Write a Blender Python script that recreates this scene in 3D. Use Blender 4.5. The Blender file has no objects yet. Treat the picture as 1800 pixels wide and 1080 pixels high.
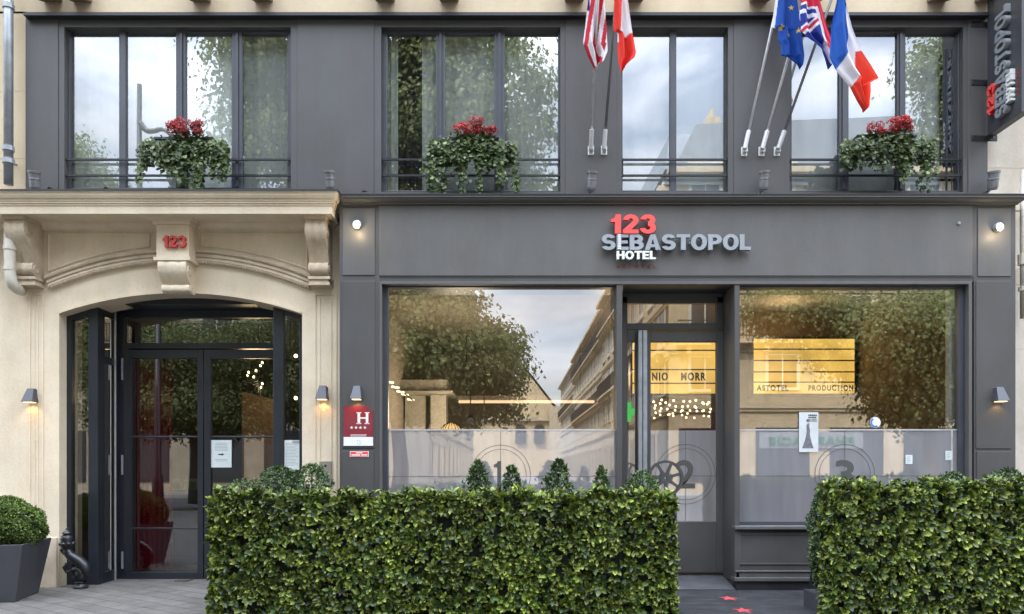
import bpy, bmesh, math, random
import numpy as np
from mathutils import Vector, Matrix
random.seed(7); rng = np.random.default_rng(7)
SC = bpy.context.scene
COL = SC.collection
R = math.radians
# ---------------------------------------------------------------- camera model (shift lens, level, square to the facade)
CX, HY, D, F, EZ = 900.0, 825.0, 6.3, 1260.0, 1.075
def X_(px, Y): return (px-CX)*(D+Y)/F
def Z_(py, Y): return EZ+(HY-py)*(D+Y)/F
def P(px, py, Y): return Vector((X_(px, Y), Y, Z_(py, Y)))

# ---------------------------------------------------------------- materials
def new_mat(name):
    m = bpy.data.materials.new(name); m.use_nodes = True
    nt = m.node_tree; nt.nodes.clear()
    out = nt.nodes.new('ShaderNodeOutputMaterial')
    return m, nt, out
def N(nt, t, **kw):
    n = nt.nodes.new(t)
    for k, v in kw.items():
        if k in n.inputs: n.inputs[k].default_value = v
        else: setattr(n, k, v)
    return n
def c4(c): return (c[0], c[1], c[2], 1.0)
def L(nt, a, b): nt.links.new(a, b)
def pmat(name, col, rough=0.5, metal=0.0, var=0.0, vscale=8.0, bump=0.0, bscale=60.0, spec=0.5, streak=0.0, emit=None, es=0.0, coat=0.0, col2=None, speck=0.0, drip=0.0):
    m, nt, out = new_mat(name)
    b = N(nt, 'ShaderNodeBsdfPrincipled'); L(nt, b.outputs[0], out.inputs[0])
    b.inputs['Base Color'].default_value = c4(col); b.inputs['Roughness'].default_value = rough
    b.inputs['Metallic'].default_value = metal; b.inputs['Specular IOR Level'].default_value = spec
    if coat: b.inputs['Coat Weight'].default_value = coat
    tc = N(nt, 'ShaderNodeTexCoord')
    geo = N(nt, 'ShaderNodeNewGeometry')
    if var > 0 or col2:
        nz = N(nt, 'ShaderNodeTexNoise', Scale=vscale, Detail=6.0, Roughness=0.62); L(nt, geo.outputs['Position'], nz.inputs['Vector'])
        rp = N(nt, 'ShaderNodeValToRGB'); rp.color_ramp.elements[0].position = 0.3; rp.color_ramp.elements[1].position = 0.72
        lo = col2 or tuple(max(0, x*(1-var)) for x in col); hi = col if col2 else tuple(min(1, x*(1+var*.7)) for x in col)
        rp.color_ramp.elements[0].color = c4(lo); rp.color_ramp.elements[1].color = c4(hi)
        L(nt, nz.outputs['Fac'], rp.inputs['Fac']); last = rp.outputs['Color']
        if streak > 0:
            mp = N(nt, 'ShaderNodeMapping'); mp.inputs['Scale'].default_value = (2.2, 2.2, 0.9); L(nt, geo.outputs['Position'], mp.inputs['Vector'])
            n2 = N(nt, 'ShaderNodeTexNoise', Scale=1.6, Detail=7.0, Roughness=0.7); L(nt, mp.outputs[0], n2.inputs['Vector'])
            r2 = N(nt, 'ShaderNodeValToRGB'); r2.color_ramp.elements[0].position = 0.42; r2.color_ramp.elements[1].position = 0.66
            r2.color_ramp.elements[0].color = (1, 1, 1, 1); v = 1-streak; r2.color_ramp.elements[1].color = (v, v*.97, v*.92, 1)
            L(nt, n2.outputs['Fac'], r2.inputs['Fac'])
            mx = N(nt, 'ShaderNodeMix', data_type='RGBA', blend_type='MULTIPLY'); mx.inputs[0].default_value = 1.0
            L(nt, last, mx.inputs[6]); L(nt, r2.outputs['Color'], mx.inputs[7]); last = mx.outputs[2]
        if speck > 0:
            ns_ = N(nt, 'ShaderNodeTexNoise', Scale=70.0, Detail=3.0, Roughness=.7); L(nt, geo.outputs['Position'], ns_.inputs['Vector'])
            rs = N(nt, 'ShaderNodeValToRGB'); rs.color_ramp.elements[0].position = .30; rs.color_ramp.elements[1].position = .40; v = 1-speck; rs.color_ramp.elements[0].color = (v, v*.96, v*.9, 1); rs.color_ramp.elements[1].color = (1, 1, 1, 1)
            L(nt, ns_.outputs['Fac'], rs.inputs['Fac']); mx = N(nt, 'ShaderNodeMix', data_type='RGBA', blend_type='MULTIPLY'); mx.inputs[0].default_value = 1.0; L(nt, last, mx.inputs[6]); L(nt, rs.outputs['Color'], mx.inputs[7]); last = mx.outputs[2]
        if drip > 0:
            md = N(nt, 'ShaderNodeMapping'); md.inputs['Scale'].default_value = (3.3, 3.3, .16); L(nt, geo.outputs['Position'], md.inputs['Vector']); nd = N(nt, 'ShaderNodeTexNoise', Scale=1.5, Detail=4.0, Roughness=.55); L(nt, md.outputs[0], nd.inputs['Vector'])
            rd = N(nt, 'ShaderNodeValToRGB'); rd.color_ramp.elements[0].position = .35; rd.color_ramp.elements[1].position = .65; v = 1-drip; rd.color_ramp.elements[0].color = (v, v, v, 1); rd.color_ramp.elements[1].color = (1+drip*.6, 1+drip*.6, 1+drip*.6, 1)
            L(nt, nd.outputs['Fac'], rd.inputs['Fac']); mx = N(nt, 'ShaderNodeMix', data_type='RGBA', blend_type='MULTIPLY'); mx.inputs[0].default_value = 1.0; L(nt, last, mx.inputs[6]); L(nt, rd.outputs['Color'], mx.inputs[7]); last = mx.outputs[2]
        if drip > 0:      # splash dirt creeping up from the pavement
            sp = N(nt, 'ShaderNodeSeparateXYZ'); L(nt, geo.outputs['Position'], sp.inputs[0]); ng = N(nt, 'ShaderNodeTexNoise', Scale=6.0, Detail=6.0); L(nt, geo.outputs['Position'], ng.inputs['Vector'])
            ma = N(nt, 'ShaderNodeMath', operation='MULTIPLY_ADD'); ma.inputs[1].default_value = .5; L(nt, ng.outputs['Fac'], ma.inputs[0]); L(nt, sp.outputs[2], ma.inputs[2])
            mg_ = N(nt, 'ShaderNodeMapRange'); mg_.inputs['From Min'].default_value = .15; mg_.inputs['From Max'].default_value = .75; mg_.inputs['To Min'].default_value = .62; mg_.inputs['To Max'].default_value = 1.0; L(nt, ma.outputs[0], mg_.inputs['Value'])
            mx = N(nt, 'ShaderNodeMix', data_type='RGBA', blend_type='MULTIPLY'); mx.inputs[0].default_value = 1.0; L(nt, last, mx.inputs[6]); L(nt, mg_.outputs[0], mx.inputs[7]); last = mx.outputs[2]
        L(nt, last, b.inputs['Base Color'])
        rr = N(nt, 'ShaderNodeMapRange'); rr.inputs['To Min'].default_value = max(0.02, rough-.1); rr.inputs['To Max'].default_value = min(1, rough+.12)
        L(nt, nz.outputs['Fac'], rr.inputs['Value']); L(nt, rr.outputs[0], b.inputs['Roughness'])
    if bump > 0:
        nb = N(nt, 'ShaderNodeTexNoise', Scale=bscale, Detail=5.0, Roughness=0.6); L(nt, geo.outputs['Position'], nb.inputs['Vector'])
        bp = N(nt, 'ShaderNodeBump', Strength=bump, Distance=0.01); L(nt, nb.outputs['Fac'], bp.inputs['Height']); L(nt, bp.outputs[0], b.inputs['Normal'])
    if emit:
        b.inputs['Emission Color'].default_value = c4(emit); b.inputs['Emission Strength'].default_value = es
    return m
def glass_mat(name, refl, tint=(1, 1, 1), rough=0.0, gcol=(1, 1, 1), wav=0.0):
    m, nt, out = new_mat(name)
    tr = N(nt, 'ShaderNodeBsdfTransparent', Color=c4(tint)); gl = N(nt, 'ShaderNodeBsdfGlossy', Color=c4(gcol), Roughness=rough)
    lw = N(nt, 'ShaderNodeLayerWeight', Blend=0.25)
    mr = N(nt, 'ShaderNodeMapRange'); mr.inputs['To Min'].default_value = refl; mr.inputs['To Max'].default_value = min(1, refl+.5)
    L(nt, lw.outputs['Fresnel'], mr.inputs['Value'])
    mx = N(nt, 'ShaderNodeMixShader'); L(nt, mr.outputs[0], mx.inputs[0]); L(nt, tr.outputs[0], mx.inputs[1]); L(nt, gl.outputs[0], mx.inputs[2])
    if wav > 0:
        geo = N(nt, 'ShaderNodeNewGeometry')
        nb = N(nt, 'ShaderNodeTexNoise', Scale=1.4, Detail=1.0); L(nt, geo.outputs['Position'], nb.inputs['Vector'])
        bp = N(nt, 'ShaderNodeBump', Strength=wav, Distance=0.01); L(nt, nb.outputs['Fac'], bp.inputs['Height']); L(nt, bp.outputs[0], gl.inputs['Normal'])
    L(nt, mx.outputs[0], out.inputs[0]); return m
def emis(name, col, s):
    m, nt, out = new_mat(name); e = N(nt, 'ShaderNodeEmission', Color=c4(col), Strength=s); L(nt, e.outputs[0], out.inputs[0]); return m
def leaf_mat(name, stops, tipcol=None, tipfac=0.0, rough=0.42, trans=0.15, spec=0.4):
    m, nt, out = new_mat(name)
    geo = N(nt, 'ShaderNodeNewGeometry'); rp = N(nt, 'ShaderNodeValToRGB')
    cr = rp.color_ramp
    while len(cr.elements) < len(stops): cr.elements.new(0.5)
    for e, (p, c) in zip(cr.elements, stops): e.position = p; e.color = c4(c)
    L(nt, geo.outputs['Random Per Island'], rp.inputs['Fac']); last = rp.outputs['Color']
    nz = N(nt, 'ShaderNodeTexNoise', Scale=3.0, Detail=3.0); L(nt, geo.outputs['Position'], nz.inputs['Vector'])
    mr = N(nt, 'ShaderNodeMapRange'); mr.inputs['From Min'].default_value = .3; mr.inputs['From Max'].default_value = .7; mr.inputs['To Min'].default_value = .6; mr.inputs['To Max'].default_value = 1.3
    L(nt, nz.outputs['Fac'], mr.inputs['Value'])
    if tipcol:
        at = N(nt, 'ShaderNodeAttribute', attribute_name='tip')
        rnd2 = N(nt, 'ShaderNodeMath', operation='MULTIPLY'); rnd2.inputs[1].default_value = 17.31; L(nt, geo.outputs['Random Per Island'], rnd2.inputs[0])
        fr = N(nt, 'ShaderNodeMath', operation='FRACT'); L(nt, rnd2.outputs[0], fr.inputs[0])
        pw = N(nt, 'ShaderNodeMath', operation='POWER'); pw.inputs[1].default_value = 2.2; L(nt, fr.outputs[0], pw.inputs[0])
        m1 = N(nt, 'ShaderNodeMath', operation='MULTIPLY'); L(nt, at.outputs['Fac'], m1.inputs[0]); L(nt, pw.outputs[0], m1.inputs[1])
        m2 = N(nt, 'ShaderNodeMath', operation='MULTIPLY'); m2.inputs[1].default_value = tipfac; L(nt, m1.outputs[0], m2.inputs[0])
        mx = N(nt, 'ShaderNodeMix', data_type='RGBA'); L(nt, m2.outputs[0], mx.inputs[0]); L(nt, last, mx.inputs[6]); mx.inputs[7].default_value = c4(tipcol); last = mx.outputs[2]
    mm = N(nt, 'ShaderNodeMix', data_type='RGBA', blend_type='MULTIPLY'); mm.inputs[0].default_value = 1.0
    L(nt, last, mm.inputs[6]); L(nt, mr.outputs[0], mm.inputs[7]); last = mm.outputs[2]
    b = N(nt, 'ShaderNodeBsdfPrincipled'); b.inputs['Roughness'].default_value = rough; b.inputs['Specular IOR Level'].default_value = spec
    L(nt, last, b.inputs['Base Color'])
    t = N(nt, 'ShaderNodeBsdfTranslucent'); L(nt, last, t.inputs['Color'])
    ms = N(nt, 'ShaderNodeMixShader'); ms.inputs[0].default_value = trans
    L(nt, b.outputs[0], ms.inputs[1]); L(nt, t.outputs[0], ms.inputs[2]); L(nt, ms.outputs[0], out.inputs[0])
    return m
def attr_mat(name, rough=0.7, trans=0.25):
    m, nt, out = new_mat(name)
    at = N(nt, 'ShaderNodeAttribute', attribute_name='dye')
    b = N(nt, 'ShaderNodeBsdfPrincipled'); b.inputs['Roughness'].default_value = rough; b.inputs['Specular IOR Level'].default_value = .2
    L(nt, at.outputs['Color'], b.inputs['Base Color'])
    wv = N(nt, 'ShaderNodeTexNoise', Scale=500.0); geo = N(nt, 'ShaderNodeNewGeometry'); L(nt, geo.outputs['Position'], wv.inputs['Vector'])
    bp = N(nt, 'ShaderNodeBump', Strength=.15, Distance=.002); L(nt, wv.outputs['Fac'], bp.inputs['Height']); L(nt, bp.outputs[0], b.inputs['Normal'])
    t = N(nt, 'ShaderNodeBsdfTranslucent'); L(nt, at.outputs['Color'], t.inputs['Color'])
    ms = N(nt, 'ShaderNodeMixShader'); ms.inputs[0].default_value = trans
    L(nt, b.outputs[0], ms.inputs[1]); L(nt, t.outputs[0], ms.inputs[2]); L(nt, ms.outputs[0], out.inputs[0]); return m

# ---------------------------------------------------------------- mesh builder
class MB:
    def __init__(s): s.v = []; s.f = []
    def add(s, vs, fs):
        b = len(s.v); s.v += [tuple(v) for v in vs]; s.f += [tuple(i+b for i in f) for f in fs]; return s
    def box(s, x0, x1, y0, y1, z0, z1):
        if x0 > x1: x0, x1 = x1, x0
        if y0 > y1: y0, y1 = y1, y0
        if z0 > z1: z0, z1 = z1, z0
        return s.add([(x0,y0,z0),(x1,y0,z0),(x1,y1,z0),(x0,y1,z0),(x0,y0,z1),(x1,y0,z1),(x1,y1,z1),(x0,y1,z1)],
              [(0,3,2,1),(4,5,6,7),(0,1,5,4),(1,2,6,5),(2,3,7,6),(3,0,4,7)])
    def pb(s, px0, py0, px1, py1, Y, dep):      # a box whose FRONT face (at depth Y) spans these places on the facade survey
        return s.box(X_(px0, Y), X_(px1, Y), Y, Y+dep, Z_(py1, Y), Z_(py0, Y))
    def quad(s, a, b, c, d): return s.add([a, b, c, d], [(0, 1, 2, 3)])
    def prism(s, poly, y0, y1):                 # poly in XZ, extruded along Y
        n = len(poly)
        vs = [(x, y0, z) for x, z in poly]+[(x, y1, z) for x, z in poly]
        fs = [tuple(range(n)), tuple(range(2*n-1, n-1, -1))]+[(i, i+n, (i+1) % n+n, (i+1) % n) for i in range(n)]
        return s.add(vs, fs)
    def sweep(s, prof, path_fn, n, closed=False):  # path_fn(i, profile point) -> vertex
        m = len(prof); vs = [path_fn(i, p) for i in range(n) for p in prof]
        fs = []
        for i in range(n-1):
            for j in range(m-1):
                a = i*m+j; fs.append((a, a+1, a+m+1, a+m))
        return s.add(vs, fs)
    def tube(s, pts, rad, seg=8, caps=True):
        pts = [Vector(p) for p in pts]; n = len(pts)
        if not hasattr(rad, '__len__'): rad = [rad]*n
        vs = []; up = Vector((0.13, 0.31, 0.94))
        for i, p in enumerate(pts):
            t = (pts[min(i+1, n-1)]-pts[max(i-1, 0)]).normalized()
            a = t.cross(up)
            if a.length < 1e-3: a = t.cross(Vector((1, 0, 0)))
            a.normalize(); b = t.cross(a).normalized()
            for k in range(seg):
                th = 2*math.pi*k/seg; vs.append(p+(a*math.cos(th)+b*math.sin(th))*rad[i])
        fs = [(i*seg+k, i*seg+(k+1) % seg, (i+1)*seg+(k+1) % seg, (i+1)*seg+k) for i in range(n-1) for k in range(seg)]
        if caps: fs += [tuple(range(seg-1, -1, -1)), tuple(range((n-1)*seg, n*seg))]
        return s.add(vs, fs)
    def lathe(s, prof, c, seg=20, axis='z'):
        m = len(prof); vs = []
        for k in range(seg):
            th = 2*math.pi*k/seg
            for r, h in prof:
                if axis == 'z': vs.append((c[0]+r*math.cos(th), c[1]+r*math.sin(th), c[2]+h))
                elif axis == 'y': vs.append((c[0]+r*math.cos(th), c[1]+h, c[2]+r*math.sin(th)))
                else: vs.append((c[0]+h, c[1]+r*math.cos(th), c[2]+r*math.sin(th)))
        fs = [(k*m+j, ((k+1) % seg)*m+j, ((k+1) % seg)*m+j+1, k*m+j+1) for k in range(seg) for j in range(m-1)]
        return s.add(vs, fs)
    def ball(s, c, r, sx=1, sy=1, sz=1, seg=12, rings=8):
        prof = [(max(1e-4, r*math.sin(math.pi*i/rings)), -r*math.cos(math.pi*i/rings)) for i in range(rings+1)]
        b = len(s.v); s.lathe(prof, (0, 0, 0), seg)
        for i in range(b, len(s.v)):
            x, y, z = s.v[i]; s.v[i] = (c[0]+x*sx, c[1]+y*sy, c[2]+z*sz)
        return s
    def ring(s, c, r0, r1, y0, y1, seg=48, a0=0.0, a1=2*math.pi):   # flat ring in XZ
        c = (c[0], c[2]) if len(c) > 2 else c; full = abs(a1-a0-2*math.pi) < 1e-6; n = seg if full else seg+1; vs = []
        for k in range(n):
            th = a0+(a1-a0)*k/seg; cs, sn = math.cos(th), math.sin(th)
            vs += [(c[0]+r0*cs, y0, c[1]+r0*sn), (c[0]+r1*cs, y0, c[1]+r1*sn), (c[0]+r1*cs, y1, c[1]+r1*sn), (c[0]+r0*cs, y1, c[1]+r0*sn)]
        fs = []
        for k in range(n if full else n-1):
            a = k*4; b = ((k+1) % n)*4
            fs += [(a, b, b+1, a+1), (a+1, b+1, b+2, a+2), (a+2, b+2, b+3, a+3), (a+3, b+3, b, a)]
        return s.add(vs, fs)
    def star(s, c, r, y0, y1, inner=.4):
        return s.prism([(c[0]+(r if k % 2 == 0 else r*inner)*math.sin(math.pi*k/5), c[1]+(r if k % 2 == 0 else r*inner)*math.cos(math.pi*k/5)) for k in range(10)], y0, y1)

def root_loc(o):
    v = Vector((0, 0, 0))
    while o is not None: v += o.location; o = o.parent
    return v
def mesh_obj(name, verts, faces, mat, parent=None, smooth=False, bevel=0.0, origin=None, recalc=True):
    me = bpy.data.meshes.new(name)
    verts = np.asarray(verts, dtype=float)
    if parent is not None: org = np.array(root_loc(parent))
    elif origin is not None: org = np.array(origin)
    else: org = np.array([(verts[:, 0].min()+verts[:, 0].max())/2, (verts[:, 1].min()+verts[:, 1].max())/2, verts[:, 2].min()])
    me.from_pydata((verts-org).tolist(), [], faces); me.validate()
    if recalc:
        bm = bmesh.new(); bm.from_mesh(me); bmesh.ops.recalc_face_normals(bm, faces=bm.faces); bm.to_mesh(me); bm.free()
    if mat: me.materials.append(mat)
    if smooth: me.polygons.foreach_set('use_smooth', [True]*len(me.polygons))
    o = bpy.data.objects.new(name, me); COL.objects.link(o)
    if parent is not None: o.parent = parent
    else: o.location = Vector(org)
    if bevel > 0:
        b = o.modifiers.new('edge', 'BEVEL'); b.width = bevel; b.segments = 2; b.limit_method = 'ANGLE'; b.angle_limit = R(50)
    return o
def obj(name, mb, mat, parent=None, **kw): return mesh_obj(name, mb.v, mb.f, mat, parent, **kw)
def tag(o, label=None, cat=None, group=None, kind=None):
    if label: o['label'] = label
    if cat: o['category'] = cat
    if group: o['group'] = group
    if kind: o['kind'] = kind
    return o
def thing(name, label, cat, loc=(0, 0, 0), group=None):
    o = bpy.data.objects.new(name, None); COL.objects.link(o); o.location = loc; o.empty_display_size = .1
    return tag(o, label, cat, group)
def struct(name, mb, mat, **kw): o = obj(name, mb, mat, **kw); o['kind'] = 'structure'; return o
def copy_tree(o, parent=None):
    c = o.copy(); COL.objects.link(c); c.parent = parent
    for ch in [x for x in COL.objects if x.parent == o]: copy_tree(ch, c)
    return c
def text_mb(body, bold=0.0, extrude=0.0, spacing=1.0, res=6):
    cu = bpy.data.curves.new('lettering', 'FONT'); cu.body = body; cu.offset = bold; cu.extrude = extrude; cu.space_character = spacing; cu.resolution_u = res
    o = bpy.data.objects.new('lettering', cu); COL.objects.link(o)
    dg = bpy.context.evaluated_depsgraph_get(); me = bpy.data.meshes.new_from_object(o.evaluated_get(dg))
    v = np.array([x.co[:] for x in me.vertices]); f = [tuple(p.vertices) for p in me.polygons]
    COL.objects.unlink(o); bpy.data.objects.remove(o); bpy.data.curves.remove(cu); bpy.data.meshes.remove(me)
    return v, f

# ---------------------------------------------------------------- heavy grotesque capitals drawn as outlines (unit cap height)
def heavy_text(body, gap=.055):
    V, Fc = [], []
    S, T = .245, .205
    def poly(pts, x, dz=0.0):
        n = len(pts); b = len(V)
        for z in (.5+dz, -.5):
            for px, py in pts: V.append((x+px, py, z))
        Fc.append(tuple(range(b, b+n))); Fc.append(tuple(range(b+2*n-1, b+n-1, -1)))
        for i in range(n): Fc.append((b+i, b+n+i, b+n+(i+1) % n, b+(i+1) % n))
    def rect(a, b, c, d, x, dz=0.0): poly([(a, b), (c, b), (c, d), (a, d)], x, dz)
    def arc(cx, cy, rx, ry, a0, a1, x, dz=0.0, s=S, t=T, n=22):
        pt = lambda r1, r2, a: (cx+r1*math.cos(a), cy+r2*math.sin(a)); A = [R(a0+(a1-a0)*i/n) for i in range(n+1)]
        out = [pt(rx, ry, a) for a in A]; inn = [pt(rx-s, ry-t, a) for a in A]; b = len(V)
        for z in (.5+dz, -.5):
            for p in out+inn: V.append((x+p[0], p[1], z))
        m = n+1; k = 2*m
        for i in range(n):
            Fc.extend([(b+i, b+i+1, b+m+i+1, b+m+i), (b+k+i, b+k+m+i, b+k+m+i+1, b+k+i+1), (b+i, b+k+i, b+k+i+1, b+i+1), (b+m+i, b+m+i+1, b+k+m+i+1, b+k+m+i)])
        Fc.extend([(b, b+m, b+k+m, b+k), (b+n, b+k+n, b+k+m+n, b+m+n)])
    x = 0.0
    for ch in body:
        if ch == 'S': arc(.36, .70, .355, .31, 18, 270, x); arc(.36, .30, .37, .31, 90, -162, x); w = .73
        elif ch == 'E': rect(0, 0, S, 1, x); rect(S, .80, .62, 1, x); rect(S, .405, .58, .60, x); rect(S, 0, .63, .20, x); w = .63
        elif ch == 'B': rect(0, 0, S, 1, x); arc(.36, .71, .34, .29, -90, 90, x); arc(.37, .30, .37, .30, -90, 90, x, .03); rect(S, .80, .36, 1, x); rect(S, .41, .36, .60, x); rect(S, 0, .37, .20, x); w = .74
        elif ch == 'A':
            poly([(0, 0), (.26, 0), (.42, .72), (.42, 1), (.29, 1)], x); poly([(.42, .72), (.58, 0), (.84, 0), (.55, 1), (.42, 1)], x); poly([(.302, .18), (.538, .18), (.497, .36), (.343, .36)], x); w = .84
        elif ch == 'T': rect(0, .80, .70, 1, x); rect(.35-S/2, 0, .35+S/2, .80, x); w = .70
        elif ch == 'O': arc(.42, .5, .42, .52, 0, 360, x, n=40); w = .84
        elif ch == 'P': rect(0, 0, S, 1, x); arc(.37, .68, .35, .32, -90, 90, x); rect(S, .795, .37, 1, x); rect(S, .36, .37, .565, x); w = .72
        elif ch == 'L': rect(0, 0, S, 1, x); rect(S, 0, .58, .21, x); w = .58
        elif ch == 'H': rect(0, 0, S, 1, x); rect(.51, 0, .51+S, 1, x); rect(S, .40, .51, .61, x); w = .755
        elif ch == '1': poly([(0, .60), (0, .76), (.10, .78), (.18, .85), (.22, 1), (.44, 1), (.44, 0), (.18, 0), (.18, .60)], x); w = .48
        elif ch == '2': arc(.34, .69, .34, .31, 175, -30, x); poly([(.422, .638), (.634, .535), (.36, .21), (0, .21)], x); rect(0, 0, .68, .21, x); w = .70
        elif ch == '3': arc(.34, .71, .33, .29, 172, -90, x); arc(.34, .30, .355, .31, 90, -172, x, .03); w = .70
        else: w = .3
        x += w+gap
    return np.array(V), Fc
def fit_text(body, px0, py0, px1, py1, Y, depth=0.0, bold=0.0, spacing=1.0, heavy=False):   # lettering facing the street, face at depth Y
    v, f = heavy_text(body) if heavy else text_mb(body, bold, 0.5 if depth > 0 else 0.0, spacing)
    a, b = v.min(0), v.max(0); x0, x1 = X_(px0, Y), X_(px1, Y); z0, z1 = Z_(py1, Y), Z_(py0, Y)
    w = np.empty_like(v); w[:, 0] = x0+(v[:, 0]-a[0])/(b[0]-a[0])*(x1-x0); w[:, 2] = z0+(v[:, 1]-a[1])/(b[1]-a[1])*(z1-z0)
    w[:, 1] = Y+(0.5-v[:, 2])*depth if depth > 0 else Y
    mb = MB(); mb.add(w.tolist(), f); return mb
# ---------------------------------------------------------------- foliage
def leaf_mesh(name, pos, axis, nrm, length, width, mat, parent=None, fold=0.18, curl=0.12, shape=0.45, **kw):
    n = len(pos); axis = axis/np.linalg.norm(axis, axis=1, keepdims=True)
    side = np.cross(axis, nrm); side /= (np.linalg.norm(side, axis=1, keepdims=True)+1e-9); up = np.cross(side, axis)
    l = length[:, None]; w = width[:, None]
    v = np.empty((n, 7, 3))
    v[:, 0] = pos
    v[:, 1] = pos+axis*l*shape-side*w*.5+up*l*.02; v[:, 2] = pos+axis*l*shape+up*(-fold*w); v[:, 3] = pos+axis*l*shape+side*w*.5+up*l*.02
    s2 = min(.95, shape+.3)

    v[:, 4] = pos+axis*l*s2-side*w*.36-up*l*curl*.4; v[:, 5] = pos+axis*l*s2+side*w*.36-up*l*curl*.4
    v[:, 6] = pos+axis*l-up*l*curl
    base = (np.arange(n)*7)[:, None, None]
    t = np.array([[0, 2, 1], [0, 3, 2], [1, 2, 4], [2, 3, 5], [2, 6, 4], [2, 5, 6]])[None]
    tris = (base+t).reshape(-1)
    V = v.reshape(-1, 3); org = np.array(root_loc(parent)) if parent is not None else np.array([V[:, 0].mean(), V[:, 1].mean(), V[:, 2].min()])
    me = bpy.data.meshes.new(name); me.vertices.add(n*7); me.vertices.foreach_set('co', (V-org).reshape(-1))
    nf = n*6; me.loops.add(nf*3); me.loops.foreach_set('vertex_index', tris.astype(np.int32)); me.polygons.add(nf)
    me.polygons.foreach_set('loop_start', np.arange(0, nf*3, 3, dtype=np.int32))
    me.polygons.foreach_set('use_smooth', np.ones(nf, dtype=bool))
    at = me.attributes.new('tip', 'FLOAT', 'POINT'); at.data.foreach_set('value', np.tile(np.array([0, .5, .3, .5, .85, .85, 1.0]), n))
    me.update(calc_edges=True); me.validate(); me.materials.append(mat)
    o = bpy.data.objects.new(name, me); COL.objects.link(o)
    if parent is not None: o.parent = parent
    else: o.location = Vector(org)
    return o
def leaf_lite(name, pos, axis, nrm, length, width, mat, parent):
    n = len(pos); axis = unit(axis); side = unit(np.cross(axis, nrm)); up = np.cross(side, axis); l = length[:, None]; w = width[:, None]
    v = np.empty((n, 4, 3)); v[:, 0] = pos; v[:, 1] = pos+axis*l*.5-side*w*.5+up*l*.06; v[:, 2] = pos+axis*l-up*l*.1; v[:, 3] = pos+axis*l*.5+side*w*.5+up*l*.06
    tris = ((np.arange(n)*4)[:, None, None]+np.array([[0, 3, 1], [1, 3, 2]])[None]).reshape(-1); V = v.reshape(-1, 3)-np.array(root_loc(parent))
    me = bpy.data.meshes.new(name); me.vertices.add(n*4); me.vertices.foreach_set('co', V.reshape(-1)); nf = n*2
    me.loops.add(nf*3); me.loops.foreach_set('vertex_index', tris.astype(np.int32)); me.polygons.add(nf); me.polygons.foreach_set('loop_start', np.arange(0, nf*3, 3, dtype=np.int32))
    at = me.attributes.new('tip', 'FLOAT', 'POINT'); at.data.foreach_set('value', np.tile(np.array([0, .5, 1., .5]), n))
    me.update(calc_edges=True); me.validate(); me.materials.append(mat); o = bpy.data.objects.new(name, me); COL.objects.link(o); o.parent = parent; return o
def unit(a): return a/(np.linalg.norm(a, axis=-1, keepdims=True)+1e-9)
def rand_dir(n): return unit(rng.normal(size=(n, 3)))
def rosettes(centers, normals, k, tilt=(.35, 1.1), droop=.25):
    # k leaves whirling out of each centre; returns pos, axis, nrm
    m = len(centers); c = np.repeat(centers, k, 0); nn = np.repeat(normals, k, 0)
    ref = np.where(np.abs(nn[:, 2:3]) > .9, np.array([[1., 0, 0]]), np.array([[0, 0, 1.]]))
    a = unit(np.cross(nn, ref)); b = np.cross(nn, a)
    ph = (np.tile(np.arange(k)/k*2*math.pi, m)+np.repeat(rng.uniform(0, 6.28, m), k)+rng.normal(0, .25, m*k))[:, None]
    tl = rng.uniform(tilt[0], tilt[1], m*k)[:, None]
    rad = a*np.cos(ph)+b*np.sin(ph)
    ax = unit(rad*np.sin(tl)+nn*np.cos(tl)+np.array([[0, 0, -droop]])*rng.uniform(.3, 1, (m*k, 1)))
    up = unit(nn*np.sin(tl)-rad*np.cos(tl)+np.array([[0, 0, .25]])+rng.normal(0, .2, (m*k, 3)))
    return c+rng.normal(0, .004, (m*k, 3)), ax, up
# ---------------------------------------------------------------- palette
M_GREY = pmat('grey_paint', (.103, .100, .097), .5, var=.09, vscale=1.6, bump=.07, bscale=38, streak=.07, speck=.08, drip=.05)
M_GREY2 = pmat('grey_paint_panel', (.110, .107, .103), .52, var=.10, vscale=1.9, bump=.08, bscale=36, streak=.08, speck=.08, drip=.06)
M_GREYD = pmat('grey_paint_dark_shaded', (.073, .071, .070), .5, var=.09, vscale=1.6, bump=.07, bscale=38, streak=.07, speck=.08, drip=.05)  # darker copy of the grey; carries an overhang's shade on the upper front
M_DARKF = pmat('window_frame_paint', (.060, .064, .076), .38, var=.15, vscale=4)
M_ENTF = pmat('entrance_frame_paint', (.016, .019, .025), .34, var=.15, vscale=4)
M_TRIM = pmat('black_flashing', (.02, .02, .024), .5, var=.2, vscale=6)
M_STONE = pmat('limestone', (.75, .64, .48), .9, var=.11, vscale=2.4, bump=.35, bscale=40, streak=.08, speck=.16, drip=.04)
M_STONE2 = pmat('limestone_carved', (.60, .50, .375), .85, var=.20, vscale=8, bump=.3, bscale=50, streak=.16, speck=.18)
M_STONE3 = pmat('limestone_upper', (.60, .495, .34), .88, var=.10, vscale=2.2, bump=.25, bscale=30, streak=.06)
M_DECOR = pmat('brown_stone', (.22, .15, .11), .8, var=.25, vscale=8)
M_RED = pmat('red_enamel', (.80, .075, .065), .42, var=.05, vscale=6)
M_RED2 = pmat('red_brick_numeral', (.50, .045, .035), .55, var=.1, vscale=12)
M_STEEL = pmat('brushed_letter_metal', (.30, .32, .34), .42, metal=.35, var=.08, vscale=5)
M_WHITEM = pmat('pale_letter_metal', (.72, .74, .70), .45, var=.05)
M_ALU = pmat('aluminium', (.62, .62, .62), .38, metal=.6, var=.12, vscale=30)
M_ZINC = pmat('zinc', (.34, .36, .38), .45, metal=.5, var=.22, vscale=10)
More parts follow.
